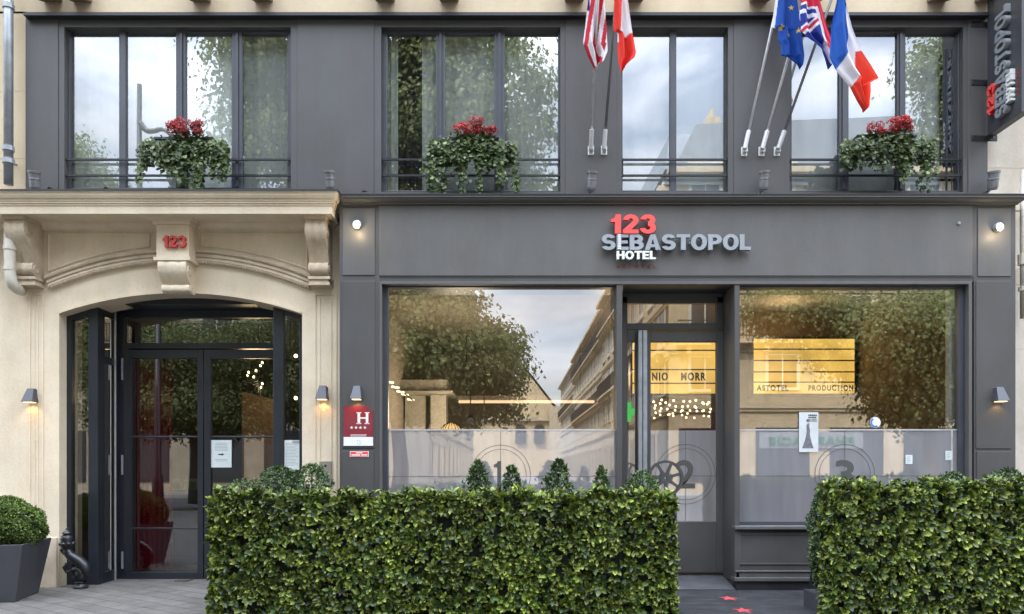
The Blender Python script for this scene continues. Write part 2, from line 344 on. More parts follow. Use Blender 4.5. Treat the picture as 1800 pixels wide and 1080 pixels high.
M_CREAMP = pmat('cream_pipe', (.58, .54, .45), .55, var=.15, vscale=12)
M_BLACK = pmat('black_metal', (.014, .014, .016), .4, var=.2, vscale=10)
M_IRON = pmat('cast_iron', (.012, .013, .016), .38, var=.3, vscale=25, bump=.3, bscale=60, spec=.6)
M_WHITE = pmat('white_print', (.74, .74, .74), .6)
M_CRIM = pmat('plaque_red', (.22, .022, .036), .35, var=.06, coat=.3)
M_PAPER = pmat('paper', (.62, .68, .66), .7, var=.05, vscale=20)
M_INK = pmat('ink', (.03, .03, .035), .6)
M_INKG = pmat('grey_ink', (.30, .32, .33), .7)
M_POT = pmat('planter_grey', (.056, .058, .066), .5, var=.15, vscale=5, bump=.05)
M_GLU = glass_mat('upper_glass', .33, (.92, .95, .95), wav=.03)
M_GLS = glass_mat('shop_glass', .31, (.97, .96, .93), wav=.006, gcol=(1, .97, .92))
M_GLD = glass_mat('door_glass', .22, (.96, .95, .92), wav=.008, gcol=(1, .96, .9))
M_GLE = glass_mat('entrance_glass', .155, (.62, .66, .66), wav=.012)
def film_mat():
    m, nt, out = new_mat('frosted_film')
    d = N(nt, 'ShaderNodeBsdfDiffuse', Color=(.36, .37, .43, 1)); t = N(nt, 'ShaderNodeBsdfTranslucent', Color=(.75, .76, .85, 1)); tr = N(nt, 'ShaderNodeBsdfTransparent', Color=(.9, .9, .95, 1))
    geo = N(nt, 'ShaderNodeNewGeometry'); mp = N(nt, 'ShaderNodeMapping'); mp.inputs['Scale'].default_value = (6, 6, .7); L(nt, geo.outputs['Position'], mp.inputs['Vector'])
    nz = N(nt, 'ShaderNodeTexNoise', Scale=2.0, Detail=5.0); L(nt, mp.outputs[0], nz.inputs['Vector'])
    rp = N(nt, 'ShaderNodeValToRGB'); rp.color_ramp.elements[0].position = .35; rp.color_ramp.elements[1].position = .7
    rp.color_ramp.elements[0].color = (.34, .34, .37, 1); rp.color_ramp.elements[1].color = (.45, .45, .48, 1); L(nt, nz.outputs['Fac'], rp.inputs['Fac']); L(nt, rp.outputs['Color'], d.inputs['Color'])
    a = N(nt, 'ShaderNodeMixShader'); a.inputs[0].default_value = .35; L(nt, d.outputs[0], a.inputs[1]); L(nt, t.outputs[0], a.inputs[2])
    b = N(nt, 'ShaderNodeMixShader'); b.inputs[0].default_value = .06; L(nt, a.outputs[0], b.inputs[1]); L(nt, tr.outputs[0], b.inputs[2]); gl = N(nt, 'ShaderNodeBsdfGlossy', Color=(1, .98, .95, 1), Roughness=.002); c_ = N(nt, 'ShaderNodeMixShader'); c_.inputs[0].default_value = .34; L(nt, b.outputs[0], c_.inputs[1]); L(nt, gl.outputs[0], c_.inputs[2]); L(nt, c_.outputs[0], out.inputs[0]); return m
M_FILM = film_mat()
M_FILMLINE = pmat('film_line', (.12, .12, .125), .5)

# ---------------------------------------------------------------- world, sun, camera
SKYOFF = 1.7
W = bpy.data.worlds.new('World'); SC.world = W; W.use_nodes = True
nt = W.node_tree; nt.nodes.clear()
wo = nt.nodes.new('ShaderNodeOutputWorld'); bg = N(nt, 'ShaderNodeBackground', Strength=0.15)
sky = nt.nodes.new('ShaderNodeTexSky'); sky.sky_type = 'NISHITA'; sky.sun_disc = False
SUN_EL, SUN_ROT = R(50), R(-28)      # sun stands behind the hotel: its street front is in open shade
sky.sun_elevation = SUN_EL; sky.sun_rotation = SUN_ROT; sky.air_density = 1.0; sky.dust_density = 1.5; sky.ozone_density = 1.2
tc = nt.nodes.new('ShaderNodeTexCoord'); mp = N(nt, 'ShaderNodeMapping'); mp.inputs['Scale'].default_value = (1.0, 1.0, 2.6); mp.inputs['Location'].default_value = (SKYOFF, 0, 0); L(nt, tc.outputs['Generated'], mp.inputs['Vector'])
nz = N(nt, 'ShaderNodeTexNoise', Scale=2.3, Detail=8.0, Roughness=.58); nz.inputs['Distortion'].default_value = .35; L(nt, mp.outputs[0], nz.inputs['Vector'])
rp = N(nt, 'ShaderNodeValToRGB'); rp.color_ramp.elements[0].position = .36; rp.color_ramp.elements[1].position = .62; rp.color_ramp.elements[0].color = (.18, .18, .18, 1); L(nt, nz.outputs['Fac'], rp.inputs['Fac'])
n2 = N(nt, 'ShaderNodeTexNoise', Scale=5.0, Detail=6.0); L(nt, mp.outputs[0], n2.inputs['Vector'])
r2 = N(nt, 'ShaderNodeValToRGB'); r2.color_ramp.elements[0].color = (16.0, 18.6, 23.0, 1); r2.color_ramp.elements[1].color = (26, 26.8, 28.5, 1); r2.color_ramp.elements[0].position = .3; r2.color_ramp.elements[1].position = .65; L(nt, n2.outputs['Fac'], r2.inputs['Fac'])
sm = N(nt, 'ShaderNodeMix', data_type='RGBA', blend_type='MULTIPLY'); sm.inputs[0].default_value = 1.0; sm.inputs[7].default_value = (2.0, 2.0, 2.0, 1); L(nt, sky.outputs[0], sm.inputs[6])
mx = N(nt, 'ShaderNodeMix', data_type='RGBA'); L(nt, rp.outputs['Color'], mx.inputs[0]); L(nt, sm.outputs[2], mx.inputs[6]); L(nt, r2.outputs['Color'], mx.inputs[7])
sx = N(nt, 'ShaderNodeSeparateXYZ'); L(nt, tc.outputs['Generated'], sx.inputs[0])
mz = N(nt, 'ShaderNodeMapRange'); mz.inputs['From Min'].default_value = .38; mz.inputs['From Max'].default_value = .95; mz.inputs['To Min'].default_value = .72; mz.inputs['To Max'].default_value = 3.9; L(nt, sx.outputs[2], mz.inputs['Value'])
mg = N(nt, 'ShaderNodeMix', data_type='RGBA', blend_type='MULTIPLY'); mg.inputs[0].default_value = 1.0; L(nt, mx.outputs[2], mg.inputs[6]); L(nt, mz.outputs[0], mg.inputs[7])
L(nt, mg.outputs[2], bg.inputs['Color']); L(nt, bg.outputs[0], wo.inputs[0])
sl = bpy.data.lights.new('sun', 'SUN'); sl.energy = 4.6; sl.angle = R(.8); sl.color = (1, .93, .82)
so = bpy.data.objects.new('sun', sl); COL.objects.link(so)
# direction TO the sun: nishita rotation is measured from +Y towards +X
sd = Vector((math.sin(SUN_ROT)*math.cos(SUN_EL), math.cos(SUN_ROT)*math.cos(SUN_EL), math.sin(SUN_EL)))
so.rotation_euler = (-sd).to_track_quat('-Z', 'Y').to_euler(); so.location = sd*40
cd = bpy.data.cameras.new('camera'); co = bpy.data.objects.new('camera', cd); COL.objects.link(co); SC.camera = co
co.location = (0, -D, EZ); co.rotation_euler = (R(90), 0, 0); cd.sensor_width = 36; cd.lens = 36*F/1800; cd.shift_y = (HY-540)/1800; cd.clip_start = .05; cd.clip_end = 900
SC.view_settings.view_transform = 'Standard'; SC.view_settings.look = 'None'; SC.view_settings.exposure = 0; SC.view_settings.gamma = 1
SC.render.engine = 'CYCLES'
cy = SC.cycles; cy.max_bounces = 8; cy.diffuse_bounces = 3; cy.glossy_bounces = 4; cy.transmission_bounces = 6; cy.transparent_max_bounces = 16; cy.sample_clamp_indirect = 4; cy.caustics_reflective = False; cy.caustics_refractive = False
try: cy.use_denoising = True; cy.denoiser = 'OPENIMAGEDENOISE'
except Exception: pass

# ---------------------------------------------------------------- ground
def paving_mat(name, c1, c2, mortar, ang, bw, bh, rough=.8):
    m, nt, out = new_mat(name); b = N(nt, 'ShaderNodeBsdfPrincipled', Roughness=rough); L(nt, b.outputs[0], out.inputs[0])
    geo = N(nt, 'ShaderNodeNewGeometry'); mp = N(nt, 'ShaderNodeMapping'); mp.inputs['Rotation'].default_value = (0, 0, ang); L(nt, geo.outputs['Position'], mp.inputs['Vector'])
    br = N(nt, 'ShaderNodeTexBrick'); br.inputs['Color1'].default_value = c4(c1); br.inputs['Color2'].default_value = c4(c2); br.inputs['Mortar'].default_value = c4(mortar)
    br.inputs['Scale'].default_value = 1; br.inputs['Brick Width'].default_value = bw; br.inputs['Row Height'].default_value = bh; br.inputs['Mortar Size'].default_value = .006; br.inputs['Mortar Smooth'].default_value = .3; br.inputs['Bias'].default_value = 0
    L(nt, mp.outputs[0], br.inputs['Vector'])
    nz = N(nt, 'ShaderNodeTexNoise', Scale=5.0, Detail=8.0, Roughness=.7); L(nt, geo.outputs['Position'], nz.inputs['Vector'])
    mr = N(nt, 'ShaderNodeMapRange'); mr.inputs['From Min'].default_value = .3; mr.inputs['From Max'].default_value = .7; mr.inputs['To Min'].default_value = .58; mr.inputs['To Max'].default_value = 1.28; L(nt, nz.outputs['Fac'], mr.inputs['Value'])
    mm = N(nt, 'ShaderNodeMix', data_type='RGBA', blend_type='MULTIPLY'); mm.inputs[0].default_value = 1; L(nt, br.outputs['Color'], mm.inputs[6]); L(nt, mr.outputs[0], mm.inputs[7]); L(nt, mm.outputs[2], b.inputs['Base Color'])
    bp = N(nt, 'ShaderNodeBump', Strength=.5, Distance=.006); ad = N(nt, 'ShaderNodeMath', operation='SUBTRACT'); n3 = N(nt, 'ShaderNodeTexNoise', Scale=60.0, Detail=4.0); L(nt, geo.outputs['Position'], n3.inputs['Vector'])
    mu = N(nt, 'ShaderNodeMath', operation='MULTIPLY'); mu.inputs[1].default_value = .25; L(nt, n3.outputs['Fac'], mu.inputs[0]); L(nt, mu.outputs[0], ad.inputs[0]); L(nt, br.outputs['Fac'], ad.inputs[1]); L(nt, ad.outputs[0], bp.inputs['Height']); L(nt, bp.outputs[0], b.inputs['Normal'])
    return m
M_PAVE = paving_mat('grey_paving', (.100, .094, .086), (.130, .122, .112), (.05, .048, .045), R(33), .62, .155)
M_ASPH = pmat('asphalt', (.055, .055, .058), .85, var=.25, vscale=3, bump=.4, bscale=120)
M_TERR = pmat('terrace_boards', (.028, .029, .033), .55, var=.5, vscale=6, bump=.4, bscale=30)
g = MB(); g.box(-260, 260, -10.5, 12, -.35, 0); struct('pavement', g, M_PAVE)
g = MB(); g.box(-260, 260, -22.2, -10.62, -.35, -.13); struct('road', g, M_ASPH)
g = MB(); g.box(-260, 260, -10.62, -10.5, -.35, .004); g.box(-260, 260, -22.32, -22.2, -.35, .004); struct('kerb', g, pmat('granite_kerb', (.30, .29, .28), .7, var=.2, vscale=14))
g = MB(); g.box(-260, 260, -260, -22.32, -.35, 0); struct('far_pavement', g, pmat('far_paving', (.24, .23, .22), .85, var=.15, vscale=2))
g = MB(); 
for k in range(11):   # dark terrace boards beside the door, laid on the paving
    y1 = -.02-k*.152; g.box(-1.45, 4.7, y1-.147, y1, .0, .014)
struct('terrace_floor', g, M_TERR, bevel=.002)

# ---------------------------------------------------------------- the hotel
YU = .25            # upper front and stone arch wall
H = thing('hotel_building', 'hotel front with pale stone entrance arch and charcoal grey shopfront and upper windows', 'building', (0, .25, 0))
# --- stone wall round the entrance arch
XL, XR = X_(104, YU), X_(531, YU); ZS, ZT = Z_(552, YU), Z_(516, YU)
xc = (XL+XR)/2; hc = (XR-XL)/2; rise = ZT-ZS; RA = (hc*hc+rise*rise)/(2*rise); zc = ZT-RA
def arch_z(x, r=RA): return zc+math.sqrt(max(0, r*r-(x-xc)**2))
ZB, ZTOP, XW0, XW1, YB = -.06, Z_(346, YU), -16.0, -1.40, .60
m = MB()
m.box(XW0, XL, YU, YB, ZB, ZS); m.box(XR, XW1, YU, YB, ZB, ZS)
n = 40; xs = [XL+(XR-XL)*i/n for i in range(n+1)]
for i in range(n):
    a, b = xs[i], xs[i+1]; za, zb = arch_z(a), arch_z(b)
    m.quad((a, YU, za), (b, YU, zb), (b, YU, ZTOP), (a, YU, ZTOP)); m.quad((a, YU, za), (a, YB, za), (b, YB, zb), (b, YU, zb))
m.box(XW0, XL, YU, YB, ZS, ZTOP); m.box(XR, XW1, YU, YB, ZS, ZTOP)
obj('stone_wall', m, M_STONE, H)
yy = YU-.018                                    # low plinth course at the foot of the piers
for a, b in ((XW0, XL-.012), (XR+.012, X_(600, YU))): m = MB(); m.box(a, b, yy, YU, ZB, Z_(945, YU)); obj('plinth_course', m, M_STONE2, H, bevel=.006)
for x0, x1 in ((50, 76), (552, 592)):                     # shallow panelled pilaster strips under the brackets
    m = MB(); m.pb(x0, 516, x0+3, 940, YU-.007, .007); m.pb(x1-3, 516, x1, 940, YU-.007, .007); m.pb(x0+3, 516, x1-3, 519, YU-.007, .007)
    m.pb(x0+9, 526, x0+11, 938, YU-.005, .005); m.pb(x1-11, 526, x1-9, 938, YU-.005, .005)
    obj('pilaster_strip', m, M_STONE, H)
# --- arched mouldings
def arc_sweep(prof, Rr, zcen, x0, x1, n=50):
    m = MB()
    a0, a1 = math.acos((x0-xc)/Rr), math.acos((x1-xc)/Rr)
    m.sweep(prof, lambda i, p: (xc+(Rr+p[0])*math.cos(a0+(a1-a0)*i/(n-1)), p[1], zcen+(Rr+p[0])*math.sin(a0+(a1-a0)*i/(n-1))), n); return m
h2 = (X_(551, YU)-X_(72, YU))/2; r2_ = Z_(440, YU)-Z_(490, YU); R2 = (h2*h2+r2_*r2_)/(2*r2_); zc2 = Z_(440, YU)-R2
prof = [(0, YU), (0, YU-.045), (-.012, YU-.05), (-.024, YU-.045), (-.030, YU-.022), (-.048, YU-.034), (-.062, YU-.036), (-.070, YU-.022), (-.082, YU-.040), (-.098, YU-.046), (-.112, YU-.036), (-.120, YU-.010), (-.128, YU)]
m = arc_sweep(prof, R2, zc2, xc-h2+.02, xc+h2-.02, 60)
aa0, aa1 = math.acos((-h2+.04)/R2), math.acos((h2-.04)/R2)
for k in range(92):                                        # bead row on the lower roll
    a = aa0+(aa1-aa0)*(k+.5)/92; m.ball((xc+(R2-.112)*math.cos(a), YU-.036, zc2+(R2-.112)*math.sin(a)), .011, seg=6, rings=4)
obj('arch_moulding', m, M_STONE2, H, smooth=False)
m = arc_sweep([(0, YU+.001), (0, YU-.012), (.022, YU-.012), (.022, YU+.001)], RA+.0, zc, XL+.01, XR-.01, 50)
# chamfered arris along the arch opening
obj('arch_arris', m, M_STONE, H)
for side in (-1, 1):                                       # sunk spandrel panels: a raised fillet round each
    xi, xo = (X_(355, YU), X_(540, YU)) if side > 0 else (X_(263, YU), X_(86, YU))
    zt = Z_(412, YU); m = MB(); Rp = R2+.045
    zf = lambda x: zc2+math.sqrt(Rp*Rp-(x-xc)**2)
    path = [(xi, zt), (xo, zt), (xo, zf(xo))]+[(xo+(xi-xo)*i/16, zf(xo+(xi-xo)*i/16)) for i in range(1, 17)]+[(xi, zt)]
    for (xa, za), (xb, zb) in zip(path, path[1:]): m.tube([(xa, YU-.003, za), (xb, YU-.003, zb)], .0115, 6)
    pin = [(xi+(xo-xi)*.0, zt)]; obj('spandrel_fillet', m, M_STONE, H)
# --- stone ledge (returned at its right end)
def ret_sweep(prof, x0, xb, yref, yback):
    m = MB(); k = len(prof)
    def fn(i, p):
        off = yref-p[0]; return [(x0, p[0], p[1]), (xb+off, p[0], p[1]), (xb+off, yback, p[1])][i]
    m.sweep(prof, fn, 3); return m
LY = -.085
zz = lambda py, y: Z_(py, y)
lp = [(YU, zz(334, -.145)), (-.150, zz(334, -.15)), (-.150, zz(338, -.15)), (-.142, zz(340, -.14)), (-.138, zz(343, -.138)), (-.126, zz(348, -.126)), (-.112, zz(350, -.112)), (-.112, zz(353, -.112)), (-.104, zz(354, -.104)), (-.104, zz(357, -.104)), (-.094, zz(358, -.094)), (-.094, zz(361, -.094)), (LY, zz(363, LY)), (LY, zz(376, LY)), (LY+.012, zz(376, LY)+.0), (LY+.012, zz(375, LY)+.004), (YU, zz(375, LY)+.004)]
obj('stone_cornice', ret_sweep(lp, XW0, -1.565, LY, YU+.02), M_STONE, H)
fl = [(YU, zz(332, -.155)), (-.158, zz(332.5, -.158)), (-.158, zz(335.5, -.158)), (-.149, zz(335.5, -.15))]
obj('cornice_flashing', ret_sweep(fl, XW0, -1.565, LY, YU+.02), M_TRIM, H)
# bed mould under the soffit
bm_ = [(YU, zz(407, YU)), (YU-.03, zz(404, YU)), (YU-.05, zz(400, YU)), (YU-.075, zz(396, YU)), (YU-.075, zz(391, YU)), (YU, zz(391, YU))]
obj('bed_moulding', ret_sweep([(y, z) for y, z in bm_], XW0, -1.66, YU, YU+.02), M_STONE, H)
# --- scroll brackets and keystone
def scroll(name, x0, x1, prof, cap, base, vol, mat):
    m = MB(); nx = 13
    offs = []
    for i in range(nx):
        u = i/(nx-1); offs.append(0.0 if u < .1 or u > .9 else (.007*math.sin((u-.1)/.8*math.pi*2)**2))
    vs = []; k = len(prof)
    for i in range(nx):
        u = i/(nx-1)
        for (y, z) in prof: vs.append((x0+(x1-x0)*u, y+offs[i] if y < YU-.01 else y, z))
    fs = [(i*k+j, i*k+j+1, (i+1)*k+j+1, (i+1)*k+j) for i in range(nx-1) for j in range(k-1)]
    m.add(vs, fs)
    for x in (x0, x1): m.add([(x, y, z) for y, z in prof]+[(x, YU, prof[-1][1]), (x, YU, prof[0][1])], [tuple(range(k+2))])
    for (y, z, r) in vol:                                   # volutes on both cheeks
        for x, s in ((x0, -1), (x1, 1)):
            for rr, w in ((r, .016), (r*.5, .013)):
                pts = [(x+s*.002, y+rr*math.cos(t*math.pi/9), z+rr*math.sin(t*math.pi/9)) for t in range(19)]
                m.tube(pts, w*.5, 6, False)
            m.ball((x+s*.002, y, z), r*.22, seg=8, rings=5)
    for (a, b, c, d, e, f) in cap+base: m.box(a, b, c, d, e, f)
    return obj(name, m, mat, H)
def bez(pts, n=5):   # Catmull-Rom through (y, z)
    out = []
    P_ = [pts[0]]+pts+[pts[-1]]
    for i in range(1, len(P_)-2):
        p0, p1, p2, p3 = P_[i-1], P_[i], P_[i+1], P_[i+2]
        for k in range(n):
            t = k/n; out.append(tuple(.5*((2*p1[c])+(-p0[c]+p2[c])*t+(2*p0[c]-5*p1[c]+4*p2[c]-p3[c])*t*t+(-p0[c]+3*p1[c]-3*p2[c]+p3[c])*t**3) for c in (0, 1)))
    out.append(pts[-1]); return out
zq = lambda py: Z_(py, .08)
bprof = bez([(-.005, zq(392)), (-.018, zq(397)), (-.026, zq(404)), (-.020, zq(413)), (.005, zq(423)), (.05, zq(434)), (.09, zq(446)), (.118, zq(457)), (.125, zq(460))])+bez([(.100, zq(461)), (.086, zq(466)), (.086, zq(473)), (.105, zq(479)), (.14, zq(482)), (.19, zq(483))])
for x0, x1 in ((-4.45, -4.275), (-1.815, -1.64)):
    cap = [(x0-.035, x1+.035, -.06, YU, zq(379), zq(375)), (x0-.024, x1+.024, -.045, YU, zq(385), zq(379)), (x0-.010, x1+.010, -.030, YU, zq(392), zq(385))]
    base = [(x0-.01, x1+.012, .11, YU, zq(489), zq(484)), (x0+.006, x1-.004, .125, YU, zq(494), zq(489)), (x0-.006, x1+.006, .12, YU, zq(499), zq(494))]
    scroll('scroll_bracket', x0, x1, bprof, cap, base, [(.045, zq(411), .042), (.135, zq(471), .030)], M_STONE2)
kx0, kx1 = -3.165, -2.875; zk = lambda py: Z_(py, .12)
kprof = bez([(.075, zk(461)), (.062, zk(465)), (.058, zk(472)), (.075, zk(482)), (.115, zk(492)), (.16, zk(499))])+bez([(.135, zk(500)), (.125, zk(505)), (.135, zk(511)), (.18, zk(514))])
cap = [(kx0-.075, kx1+.075, .005, YU, zk(386), zk(380)), (kx0-.05, kx1+.05, .03, YU, zk(392), zk(386)), (kx0-.022, kx1+.022, .055, YU, zk(398), zk(392)), (kx0, kx1, .08, YU, zk(455), zk(398)), (kx0-.018, kx1+.018, .06, YU, zk(461), zk(455))]
scroll('keystone', kx0+.02, kx1-.02, kprof, cap, [], [(.13, zk(476), .038), (.17, zk(507), .018)], M_STONE)
# --- upper cladding: grey pieces butted round four window openings
ZU0, ZU1 = Z_(352, YU), Z_(22, YU); DEP = .14
wins = [(113, 511, 333), (670, 985, 338), (1093, 1280, 338), (1388, 1693, 338)]
WT = 48
m = MB(); edges = [45]+[e for a, b, c in wins for e in (a, b)]+[1736]
for i in range(0, len(edges), 2): m.pb(edges[i], 22, edges[i+1], 352, YU, DEP)
for a, b, c in wins: m.pb(a, 22, b, WT, YU, DEP); m.pb(a, c, b, 352, YU, DEP)
obj('upper_cladding', m, M_GREYD, H)  # shade from the balcony above is put into this darker grey
for a, b in ((47, 102), (523, 657), (994, 1084), (1290, 1380), (1702, 1734)):
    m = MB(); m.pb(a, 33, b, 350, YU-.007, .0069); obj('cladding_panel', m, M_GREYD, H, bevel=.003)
m = MB(); m.pb(41, 21.5, 1740, 27, YU-.07, .07); obj('top_trim', m, M_TRIM, H)
# upper stonework, well above the picture too so that the building has its real height
m = MB(); m.box(XW0, X_(45, YU)-.004, YU+.02, .6, ZU0-.1, ZU1+.02); m.box(XW0, 4.36, YU+.02, .6, ZU1+.002, 15.5); obj('upper_stone_wall', m, M_STONE3, H)
for py in (160, 278): m = MB(); m.pb(-90, py-.6, 44, py+.6, YU+.0185, .004); obj('stone_joint', m, M_STONE2, H)
for px in (71, 125, 340, 452, 672, 787, 1012, 1118, 1345, 1438, 1666, 1752):
    m = MB(); w = 17; y0 = YU-.16; dzc = .036
    m.add([(X_(px-w, y0), y0, Z_(4, y0)), (X_(px+w, y0), y0, Z_(4, y0)), (X_(px+w, y0), YU+.02, Z_(9, YU)), (X_(px-w, y0), YU+.02, Z_(9, YU)), (X_(px-w, y0), y0, Z_(4, y0)+.3), (X_(px+w, y0), y0, Z_(4, y0)+.3), (X_(px+w, y0), YU+.02, Z_(4, y0)+.3), (X_(px-w, y0), YU+.02, Z_(4, y0)+.3)],
          [(0, 3, 2, 1), (4, 5, 6, 7), (0, 1, 5, 4), (1, 2, 6, 5), (2, 3, 7, 6), (3, 0, 4, 7)]); m.v = [(a, b, c+dzc) for a, b, c in m.v]; obj('balcony_corbel', m, M_DECOR, H, bevel=.01)
# carcass behind: side, back, roof, inner partitions so that the rooms are real rooms
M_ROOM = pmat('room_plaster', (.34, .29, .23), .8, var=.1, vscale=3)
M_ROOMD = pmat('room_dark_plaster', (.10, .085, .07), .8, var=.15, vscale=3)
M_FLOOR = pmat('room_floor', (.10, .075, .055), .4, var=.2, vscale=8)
m = MB(); m.box(XW0, 4.36, 9.0, 9.2, -.1, 15.5); m.box(XW0-.2, XW0, .6, 9.2, -.1, 15.5); m.box(4.36, 4.56, .62, 9.2, -.1, 15.5); m.box(XW0, 4.36, .6, 9, 15.3, 15.5); obj('rear_wall', m, M_STONE3, H)
m = MB(); m.box(XW0, 4.36, .6, 9, 3.32, 3.48); m.box(XW0, 4.36, .6, 9, 5.42, 5.6); obj('ceiling_slab', m, M_ROOM, H)
# --- upper windows: frame > panes, guard rails
YF = YU+.055
panes = [[(122, 209, 55), (221, 309, 55), (326, 407, 58), (425, 505, 58)], [(680, 766, 59), (782, 869, 59), (887, 981, 54)], [(1094.5, 1178, 52), (1189, 1275, 52)], [(1392, 1475, 55), (1492, 1577, 58), (1592, 1684, 55)]]
WN = []
for (a, b, c), pl in zip(wins, panes):
    m = MB(); bot = c-3
    m.pb(a-2, WT-6, b+2, 51.5, YF, .06)                               # head
    m.pb(a-2, bot, b+2, c+3, YF, .06)                               # foot
    xs_ = [a-2]+[e for p in pl for e in p[:2]]+[b+2]
    for i in range(0, len(xs_), 2):
        m.pb(xs_[i], 51.5, xs_[i+1], bot, YF, .06)
    for (p0, p1, pt) in pl: m.pb(p0, 51.5, p1, pt, YF+.004, .05)
    fr = obj('upper_window', m, M_DARKF, H, bevel=.004); WN.append(fr)
    for i in range(len(pl)-1):                                       # meeting stiles of the opening sashes, a thin line of their own
        x0, x1 = pl[i][1], pl[i+1][0]
        if x1-x0 > 14:
            s_ = MB(); s_.pb((x0+x1)/2-2.2, 58, (x0+x1)/2+2.2, bot-2, YF-.014, .014); obj('sash_bead', s_, M_DARKF, fr)
    for (p0, p1, pt) in pl:
        g = MB(); yg = YF+.022; g.add([(X_(p0-1, yg), yg, Z_(bot+1, yg)), (X_(p1+1, yg), yg, Z_(bot+1, yg)), (X_(p1+1, yg), yg, Z_(pt-1, yg)), (X_(p0-1, yg), yg, Z_(pt-1, yg))], [(0, 1, 2, 3)])
        obj('pane', g, M_GLU, fr)
    r = MB(); yr = YU+.018
    for py in (280.5, 308.5): r.pb(a+.3, py-1.7, b-.3, py+1.7, yr, .016)
    for px in [a+1.5, b-1.5]: r.pb(px-1.2, 278, px+1.2, 311, yr+.017, .015)
    obj('guard_rail', r, M_BLACK, fr)
# --- shopfront (front plane Y = 0)
m = MB()
m.pb(597, 357, 1785, 488, 0, .30)                                    # fascia board
m.pb(597, 488, 668, 1046, 0, .30); m.pb(1712, 488, 1785, 1046, 0, .30)  # piers
m.pb(668, 488, 1712, 495, .004, .296)
obj('shopfront_frame', m, M_GREYD, H)
def panel(x0, y0, x1, y1, Y=-.007, name='shopfront_panel', mat=M_GREY2, bev=.003):
    m = MB(); m.pb(x0, y0, x1, y1, Y, -Y-.0002); return obj(name, m, mat, H, bevel=bev)
panel(666, 361, 1709.5, 485); panel(602, 366, 659, 484); panel(1719, 366, 1777, 486)

for q_ in ((602, 494, 659, 788), (602, 793, 657, 1005), (1716, 494, 1778, 789), (1717, 794, 1779, 1005)): panel(*q_, mat=M_GREYD)
cp = [(.0, Z_(341, -.05)), (-.085, Z_(343, -.085)), (-.085, Z_(346.5, -.085)), (-.070, Z_(348, -.07)), (-.066, Z_(351, -.066)), (-.045, Z_(355, -.045)), (-.03, Z_(356.5, -.03)), (-.03, Z_(359, -.03)), (.0, Z_(359, -.03))]
m = MB(); x0_, x1_ = -1.49, 4.405
def fn(i, p): return [(x0_, YU, p[1]), (x0_, p[0], p[1]), (x1_-p[0], p[0], p[1]), (x1_-p[0], YU, p[1])][i]
m.sweep(cp, fn, 4); m.quad((x0_, YU, Z_(341, -.05)), (x0_, 0, Z_(341, -.05)), (x1_, 0, Z_(341, -.05)), (x1_, YU, Z_(341, -.05))); obj('shop_cornice', m, M_GREY, H)
m = MB(); m.box(x0_, x1_+.1, -.092, YU, Z_(343, -.085)+.0005, Z_(341, -.085)); obj('cornice_flashing', m, M_TRIM, H)
# slim bead round the glazed bays
m = MB(); m.pb(667, 495, 1709, 500, -.012, .09); m.pb(667, 500, 671, 1003, -.012, .06); m.pb(1703, 500, 1709, 1003, -.012, .06); obj('bay_bead', m, M_GREY, H, bevel=.003)
# posts and jambs of the recess of the door
YD = .35
m = MB(); m.pb(1084, 500, 1094, 1003, -.004, .40); m.box(X_(1291, 0), X_(1300, 0), -.004, .40, Z_(1024, 0), Z_(500, 0)); obj('door_jamb', m, M_GREYD, H, bevel=.004)
m = MB(); m.box(X_(668, 0), X_(1709, 0), .07, .40, Z_(500, .0)+.002, Z_(494, 0)); obj('bay_soffit', m, M_DARKF, H)
# --- showcase windows
def showcase(gx0, gx1, fx0, fx1, sx0, sx1):
    yg = .085
    m = MB(); m.pb(fx0, 500, fx1, 505.5, yg-.03, .06); m.pb(fx0, 505.5, gx0, 921, yg-.03, .06); m.pb(gx1, 505.5, fx1, 921, yg-.03, .06); m.pb(fx0, 917, fx1, 925, yg-.031, .06)
    s = obj('showcase_window', m, M_DARKF, H, bevel=.003)
    g = MB(); g.add([(X_(gx0-1, yg), yg, Z_(918, yg)), (X_(gx1+1, yg), yg, Z_(918, yg)), (X_(gx1+1, yg), yg, Z_(504, yg)), (X_(gx0-1, yg), yg, Z_(504, yg))], [(0, 1, 2, 3)]); obj('pane', g, M_GLS, s)
    g = MB(); y = yg-.004; g.add([(X_(gx0-1, y), y, Z_(918, y)), (X_(gx1+1, y), y, Z_(918, y)), (X_(gx1+1, y), y, Z_(756, y)), (X_(gx0-1, y), y, Z_(756, y))], [(0, 1, 2, 3)]); obj('frosted_film', g, M_FILM, s)
    g = MB(); g.pb(gx0, 754.6, gx1, 757.2, yg-.009, .006); obj('film_top_rail', g, M_ALU, s)
    m = MB(); m.pb(sx0, 925, sx1, 931.5, -.035, .10); obj('sill', m, M_GREY, s, bevel=.006)
    m = MB(); m.pb(sx0+2, 931.5, sx1-2, 1004, .012, .1); obj('stall_riser', m, M_GREYD, s)
    m = MB()
    w = (sx1-sx0)/3
    for k in range(3 if w < 200 else 3):
        a, b = sx0+8+k*w, sx0+k*w+w-3
        m.pb(a, 938, b, 940, .004, .008); m.pb(a, 990, b, 992.5, .004, .008); m.pb(a, 940, a+2, 990, .004, .008); m.pb(b-2, 940, b, 990, .004, .008)
    obj('riser_moulding', m, M_GREY2, s)
    m = MB(); m.pb(sx0+1, 1003.5, sx1-1, 1006.5, -.012, .1); m.pb(sx0+2, 1006.5, sx1-2, 1016, -.004, .1); m.pb(sx0, 1016, sx1, 1022.5, -.035, .13); obj('base_moulding', m, M_GREY2, s, bevel=.004)
    m = MB(); m.box(X_(sx0, 0)+.01, X_(sx1, 0), -.015, .1, -.03, Z_(1022.5, -.02)); obj('base_stone', m, pmat('black_base', (.018, .018, .022), .5, var=.4, vscale=12, bump=.2), s)
    return s
